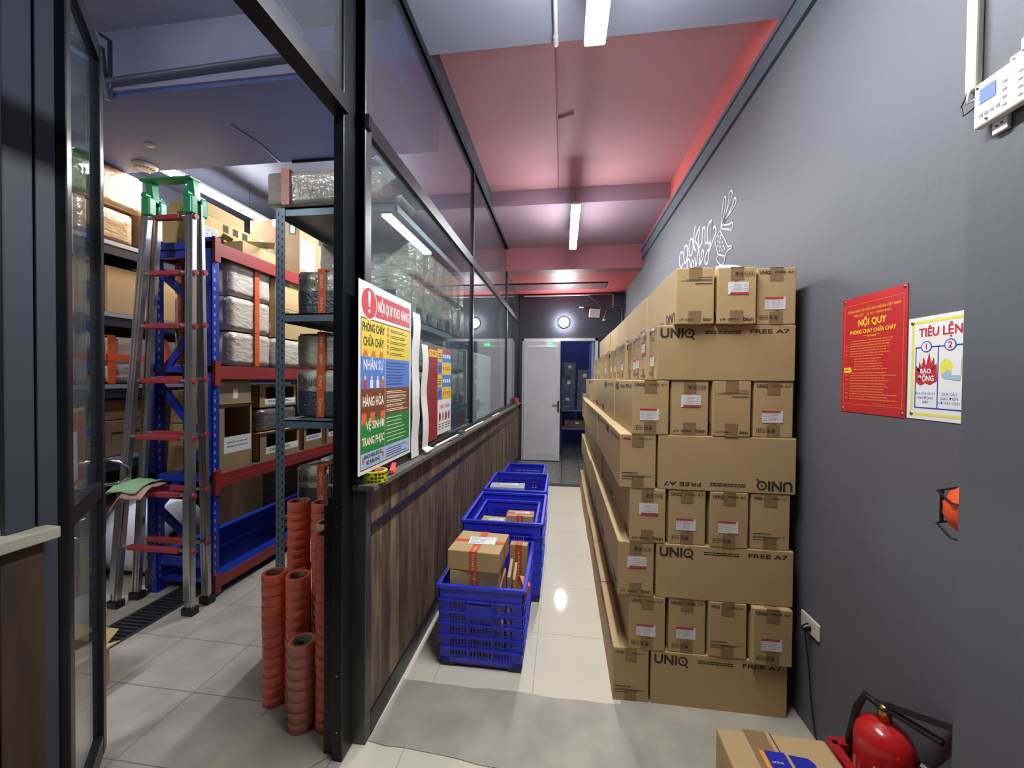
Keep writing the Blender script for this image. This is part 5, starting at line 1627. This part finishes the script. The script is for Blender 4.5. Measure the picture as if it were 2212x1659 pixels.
# ---- columns of tape rolls in the doorway
RR, RI, RH = 0.0535, 0.0385, 0.0475
MT = {}
for nm, c_, cc_ in (('red_orange', (224, 104, 78), (200, 84, 62)), ('clear_yellow', (196, 176, 116), (180, 158, 100)), ('clear_pink', (190, 116, 100), (170, 96, 84))):
    tm = mat('tape_%s' % nm, c_, 0.25, var=0.4, scale=14, c2=cc_, spec=0.7, stretch=(1, 1, 3))
    b = MB().lathe([(RI, 0.001), (RR - 0.0014, 0.0005), (RR, 0.002), (RR, RH - 0.002), (RR - 0.0014, RH - 0.0005), (RI, RH - 0.001), (RI, 0.001)], seg=32)
    c2_ = MB().lathe([(RI - 0.004, 0.0), (RI, 0.0), (RI, RH), (RI - 0.004, RH), (RI - 0.004, 0.0)], seg=32)
    MT[nm] = (b.mesh('tape_roll', tm), c2_.mesh('core', mat('tape_core_%s' % nm, (120, 60, 44) if nm != 'clear_pink' else (110, 96, 86), 0.6)))


def sleeve(x, y, z, n, kind, label, sc=1.0):
    t = thing('tape_sleeve', label, 'tape rolls', (x, y, z), rb.random() * 3, 'shrink-wrapped sleeves of tape rolls')
    t.scale = (sc, sc, 1)
    for i in range(n):
        o = bpy.data.objects.new('tape_roll', MT[kind][0])
        COL.objects.link(o)
        o.parent = t
        o.location = (wob(0.0008), wob(0.0008), i * RH)
        c = bpy.data.objects.new('core', MT[kind][1])
        COL.objects.link(c)
        c.parent = o
    return n * RH


def column(x, y, ns, kind, where, sc=1.0):
    z = 0.006 if (-1.37 < x < -0.95 and y < 1.58) else 0.0
    names = {1: ['only sleeve'], 2: ['lower sleeve', 'upper sleeve'], 3: ['lowest sleeve', 'middle sleeve', 'top sleeve']}[len(ns)]
    for i, n in enumerate(ns):
        z += sleeve(x + (wob(0.004) if i else 0), y + (wob(0.004) if i else 0), z, n, kind, '%s of the %s' % (names[i], where), sc)


column(-1.345, 1.655, (7, 6), 'red_orange', 'orange tape roll column farthest left')
column(-1.222, 1.645, (7, 6), 'red_orange', 'orange tape roll column second from the left')
column(-1.355, 1.83, (6, 6, 7), 'red_orange', 'tall orange tape roll column at the back left')
column(-1.218, 1.83, (6, 6, 7), 'red_orange', 'tall orange tape roll column at the back centre')
column(-1.085, 1.83, (6, 6, 6), 'red_orange', 'tall orange tape roll column at the back beside the post')
column(-1.105, 1.70, (6, 6, 6), 'clear_yellow', 'yellowish clear tape roll column')
column(-1.128, 1.545, (8,), 'clear_pink', 'short clear pinkish tape roll column in front', 1.03)
column(-1.012, 1.565, (6, 6, 6), 'red_orange', 'tall orange tape roll column touching the black post')

# ================================================================ BLUE CRATES
def crate(x0, y0, x1, y1, z0, h_, label, grid=True):
    w_, l_ = x1 - x0, y1 - y0
    t = thing('plastic_crate', label, 'crate', ((x0 + x1) / 2, (y0 + y1) / 2, z0), 0, 'blue plastic crates in the corridor')
    tp = 0.018          # walls lean out towards the rim
    X, Y = w_ / 2, l_ / 2

    def wall(a, bb, nrm):
        b = MB()
        a, bb, nrm = Vector(a), Vector(bb), Vector(nrm)
        L_ = (bb - a).length
        u = (bb - a).normalized()

        def P(s_, z, d=0.0):
            k = z / h_
            return a + u * s_ + nrm * (tp * (k - 1) + d) + Vector((0, 0, z))

        def slab(s0, s1, z_0, z_1, th, d=0.0):
            vs = [P(s0, z_0, d), P(s1, z_0, d), P(s1, z_1, d), P(s0, z_1, d), P(s0, z_0, d - th), P(s1, z_0, d - th), P(s1, z_1, d - th), P(s0, z_1, d - th)]
            b.add(vs, [(0, 1, 2, 3), (7, 6, 5, 4), (0, 4, 5, 1), (1, 5, 6, 2), (2, 6, 7, 3), (3, 7, 4, 0)])
        e = 0.014
        c = 0.055
        slab(e, e + c, 0.03, h_ - 0.02, 0.004)
        slab(L_ - e - c, L_ - e, 0.03, h_ - 0.02, 0.004)
        slab(e, L_ - e, 0.03, 0.055, 0.005)
        slab(e, L_ - e, h_ - 0.075, h_ - 0.02, 0.004, -0.001)
        n = 6
        for i in range(1, n):
            z = 0.045 + (h_ - 0.06) * i / n
            slab(e * 0.6, L_ - e * 0.6, z - 0.003, z + 0.003, 0.014, 0.008)
        s_ = e + c + 0.006
        i = 0
        while s_ < L_ - e - c:
            slab(s_, s_ + 0.0065, 0.05, h_ - 0.07, 0.004, -0.001)
            s_ += 0.0165
            i += 1
        nz = max(6, int((h_ - 0.12) / 0.032))
        for i in range(nz):
            z = 0.06 + (h_ - 0.13) * i / nz
            slab(e + c, L_ - e - c, z, z + 0.007, 0.003, -0.002)
        for f in (0.36, 0.64):
            slab(L_ * f - 0.003, L_ * f + 0.003, 0.05, h_ - 0.03, 0.012, 0.007)
        if L_ < 0.58:
            slab(L_ * 0.33, L_ * 0.62, h_ * 0.60, h_ * 0.78, 0.004, 0.003)
        b.build('side_wall', M_BLUE, t)

    wall((-X, -Y, 0), (X, -Y, 0), (0, -1, 0))
    wall((X, -Y, 0), (X, Y, 0), (1, 0, 0))
    wall((X, Y, 0), (-X, Y, 0), (0, 1, 0))
    wall((-X, Y, 0), (-X, -Y, 0), (-1, 0, 0))
    b = MB()
    r_ = 0.006
    hz0, hz1 = h_ - 0.022, h_
    for q in ((-X - r_, -Y - r_, X + r_, -Y + 0.016), (-X - r_, Y - 0.016, X + r_, Y + r_), (-X - r_, -Y + 0.016, -X + 0.016, Y - 0.016), (X - 0.016, -Y + 0.016, X + r_, Y - 0.016)):
        b.bbox(q[0], q[1], hz0, q[2], q[3], hz1, 0.004)
    b.build('rim', M_BLUE, t)
    MB().box(-X + 0.03, -Y + 0.03, 0.03, X - 0.03, Y - 0.03, 0.038).bbox(-X + 0.018, -Y + 0.018, 0.022, X - 0.018, Y - 0.018, 0.03, 0.003).build('bottom', M_BLUE, t)
    b = MB()
    for q in ((-X + 0.02, -Y + 0.02), (X - 0.09, -Y + 0.02), (-X + 0.02, Y - 0.09), (X - 0.09, Y - 0.09)):
        b.bbox(q[0], q[1], 0.0, q[0] + 0.07, q[1] + 0.07, 0.024, 0.004)
    b.bbox(-X + 0.02, -Y + 0.03, 0.004, X - 0.02, -Y + 0.05, 0.022, 0.003).bbox(-X + 0.02, Y - 0.05, 0.004, X - 0.02, Y - 0.03, 0.022, 0.003)
    b.build('foot_frame', M_BLACK, t)
    return t


crate(-0.650, 1.965, -0.180, 2.585, 0.0, 0.45, 'blue perforated crate nearest the viewer, holding taped parcels')
crate(-0.690, 2.62, -0.125, 3.30, 0.0, 0.555, 'large blue crate second in the row with a smaller crate inside it')
crate(-0.640, 2.66, -0.175, 3.24, 0.125, 0.385, 'smaller blue crate nested inside the second crate')
crate(-0.690, 3.38, -0.135, 4.02, 0.0, 0.555, 'blue crate third in the row holding a silver parcel')
crate(-0.640, 4.10, -0.190, 4.62, 0.0, 0.52, 'blue crate at the far end of the row')


def parcel(x, y, z, w_, l_, h_, label, rz=0.0, rx=0.0, ry=0.0, tapes=('y', 'x'), lab=True, m=None, word='UNIQ'):
    o = tag(MB().bbox(-w_ / 2, -l_ / 2, 0, w_ / 2, l_ / 2, h_, 0.004).build('parcel', m or M_CARD), label, 'parcel', 'parcels in the blue crates')
    o.location = (x, y, z)
    o.rotation_euler = (rx, ry, rz)
    b = MB()
    hw = 0.022
    e = 0.0008
    if 'y' in tapes:
        b.box(-hw, -l_ / 2 - e, h_ - e, hw, l_ / 2 + e, h_ + e)
        for s_ in (-1, 1):
            b.box(-hw, s_ * l_ / 2 - e, 0, hw, s_ * l_ / 2 + e, h_)
        b.M = frame((0.006, -l_ / 2 - 2 * e, 0), (0, 0, 1), (-1, 0, 0))
        b.text(word, h_ * 0.1, -0.001, 0.013, 0, 1, width=h_ * 0.8)
        b.M = frame((0.006, -l_ / 2, h_ + 2 * e), (0, 1, 0), (-1, 0, 0))
        b.text(word, l_ * 0.03, -0.001, 0.013, 0, 1, width=l_ * 0.2)
        b.M = None
    if 'x' in tapes:
        b.box(-w_ / 2 - e, -hw * 0.7, h_ - e, w_ / 2 + e, hw * 0.7, h_ + 1.5 * e)
        for s_ in (-1, 1):
            b.box(s_ * w_ / 2 - e, -hw * 0.7, 0, s_ * w_ / 2 + e, hw * 0.7, h_)
    if tapes:
        b.build('orange_tape', [M_OR, M_PAPER], o)
    if lab:
        b = MB()
        b.M = Matrix.Translation((0.01, 0.01, h_ + 0.0025)) @ rmat('Z', 0.1)
        b.quad(-w_ * 0.25, -l_ * 0.18, w_ * 0.28, l_ * 0.18)
        r_ = random.Random(int(h_ * 1000 + w_ * 777))
        b.lines(-w_ * 0.22, w_ * 0.24, l_ * 0.12, 5, l_ * 0.06, l_ * 0.02, 0.0004, 1, 0.4, r_)
        b.build('address_label', [M_PAPER, mat('grey_print', (120, 116, 126), 0.6)], o)
    return o


parcel(-0.46, 2.115, 0.42, 0.27, 0.23, 0.095, 'lower of two brown parcels rising out of the nearest crate', 0.03, lab=False)
parcel(-0.455, 2.125, 0.5175, 0.285, 0.27, 0.105, 'upper brown parcel with white label and crossed orange tape on top of the nearest crate', -0.06)
parcel(-0.46, 2.13, 0.205, 0.28, 0.25, 0.213, 'brown parcel hidden under the two parcels in the nearest crate', 0.0, lab=False)
parcel(-0.46, 2.13, 0.042, 0.30, 0.26, 0.16, 'brown parcel at the bottom of the nearest crate', 0.0, lab=False)
parcel(-0.285, 2.17, 0.045, 0.018, 0.22, 0.42, 'flat carton standing on edge beside the parcels in the nearest crate', 0.05, tapes=(), lab=False)
parcel(-0.258, 2.18, 0.045, 0.016, 0.20, 0.40, 'second flat carton on edge in the nearest crate', 0.05, tapes=(), lab=False)
parcel(-0.262, 2.42, 0.22, 0.112, 0.06, 0.28, 'slim upright parcel with orange tape in the back right of the nearest crate', -0.05, tapes=('y',), lab=False, word='Calstar')
parcel(-0.265, 2.42, 0.042, 0.14, 0.10, 0.175, 'parcel under the slim upright parcel in the nearest crate', 0.1, lab=False)
parcel(-0.225, 2.10, 0.30, 0.03, 0.10, 0.13, 'small orange-taped parcel leaning by the front right rim of the nearest crate', 0.3, ry=0.25, tapes=('y',), lab=False)
parcel(-0.30, 2.84, 0.165, 0.22, 0.13, 0.29, 'parcel under the orange-banded one in the nested crate', 0.0, lab=False)
parcel(-0.30, 2.84, 0.457, 0.20, 0.12, 0.085, 'brown parcel with orange band and white label in the nested crate', 0.0, tapes=('x', 'y'))
parcel(-0.49, 2.80, 0.165, 0.22, 0.17, 0.27, 'parcel under the tilted one in the nested crate', 0.0, lab=False)
parcel(-0.49, 2.79, 0.437, 0.20, 0.17, 0.06, 'pale brown parcel with white label, left in the nested crate', -0.05, tapes=())
parcel(-0.50, 3.56, 0.045, 0.34, 0.22, 0.425, 'large brown parcel under the silver one in the third crate', 0.0, lab=False)
t = parcel(-0.50, 3.56, 0.472, 0.32, 0.16, 0.075, 'silver plastic-wrapped parcel with white label in the third crate', 0.05, tapes=(), m=mat('silver_film', (190, 192, 200), 0.25, bump=0.5, bscale=20))
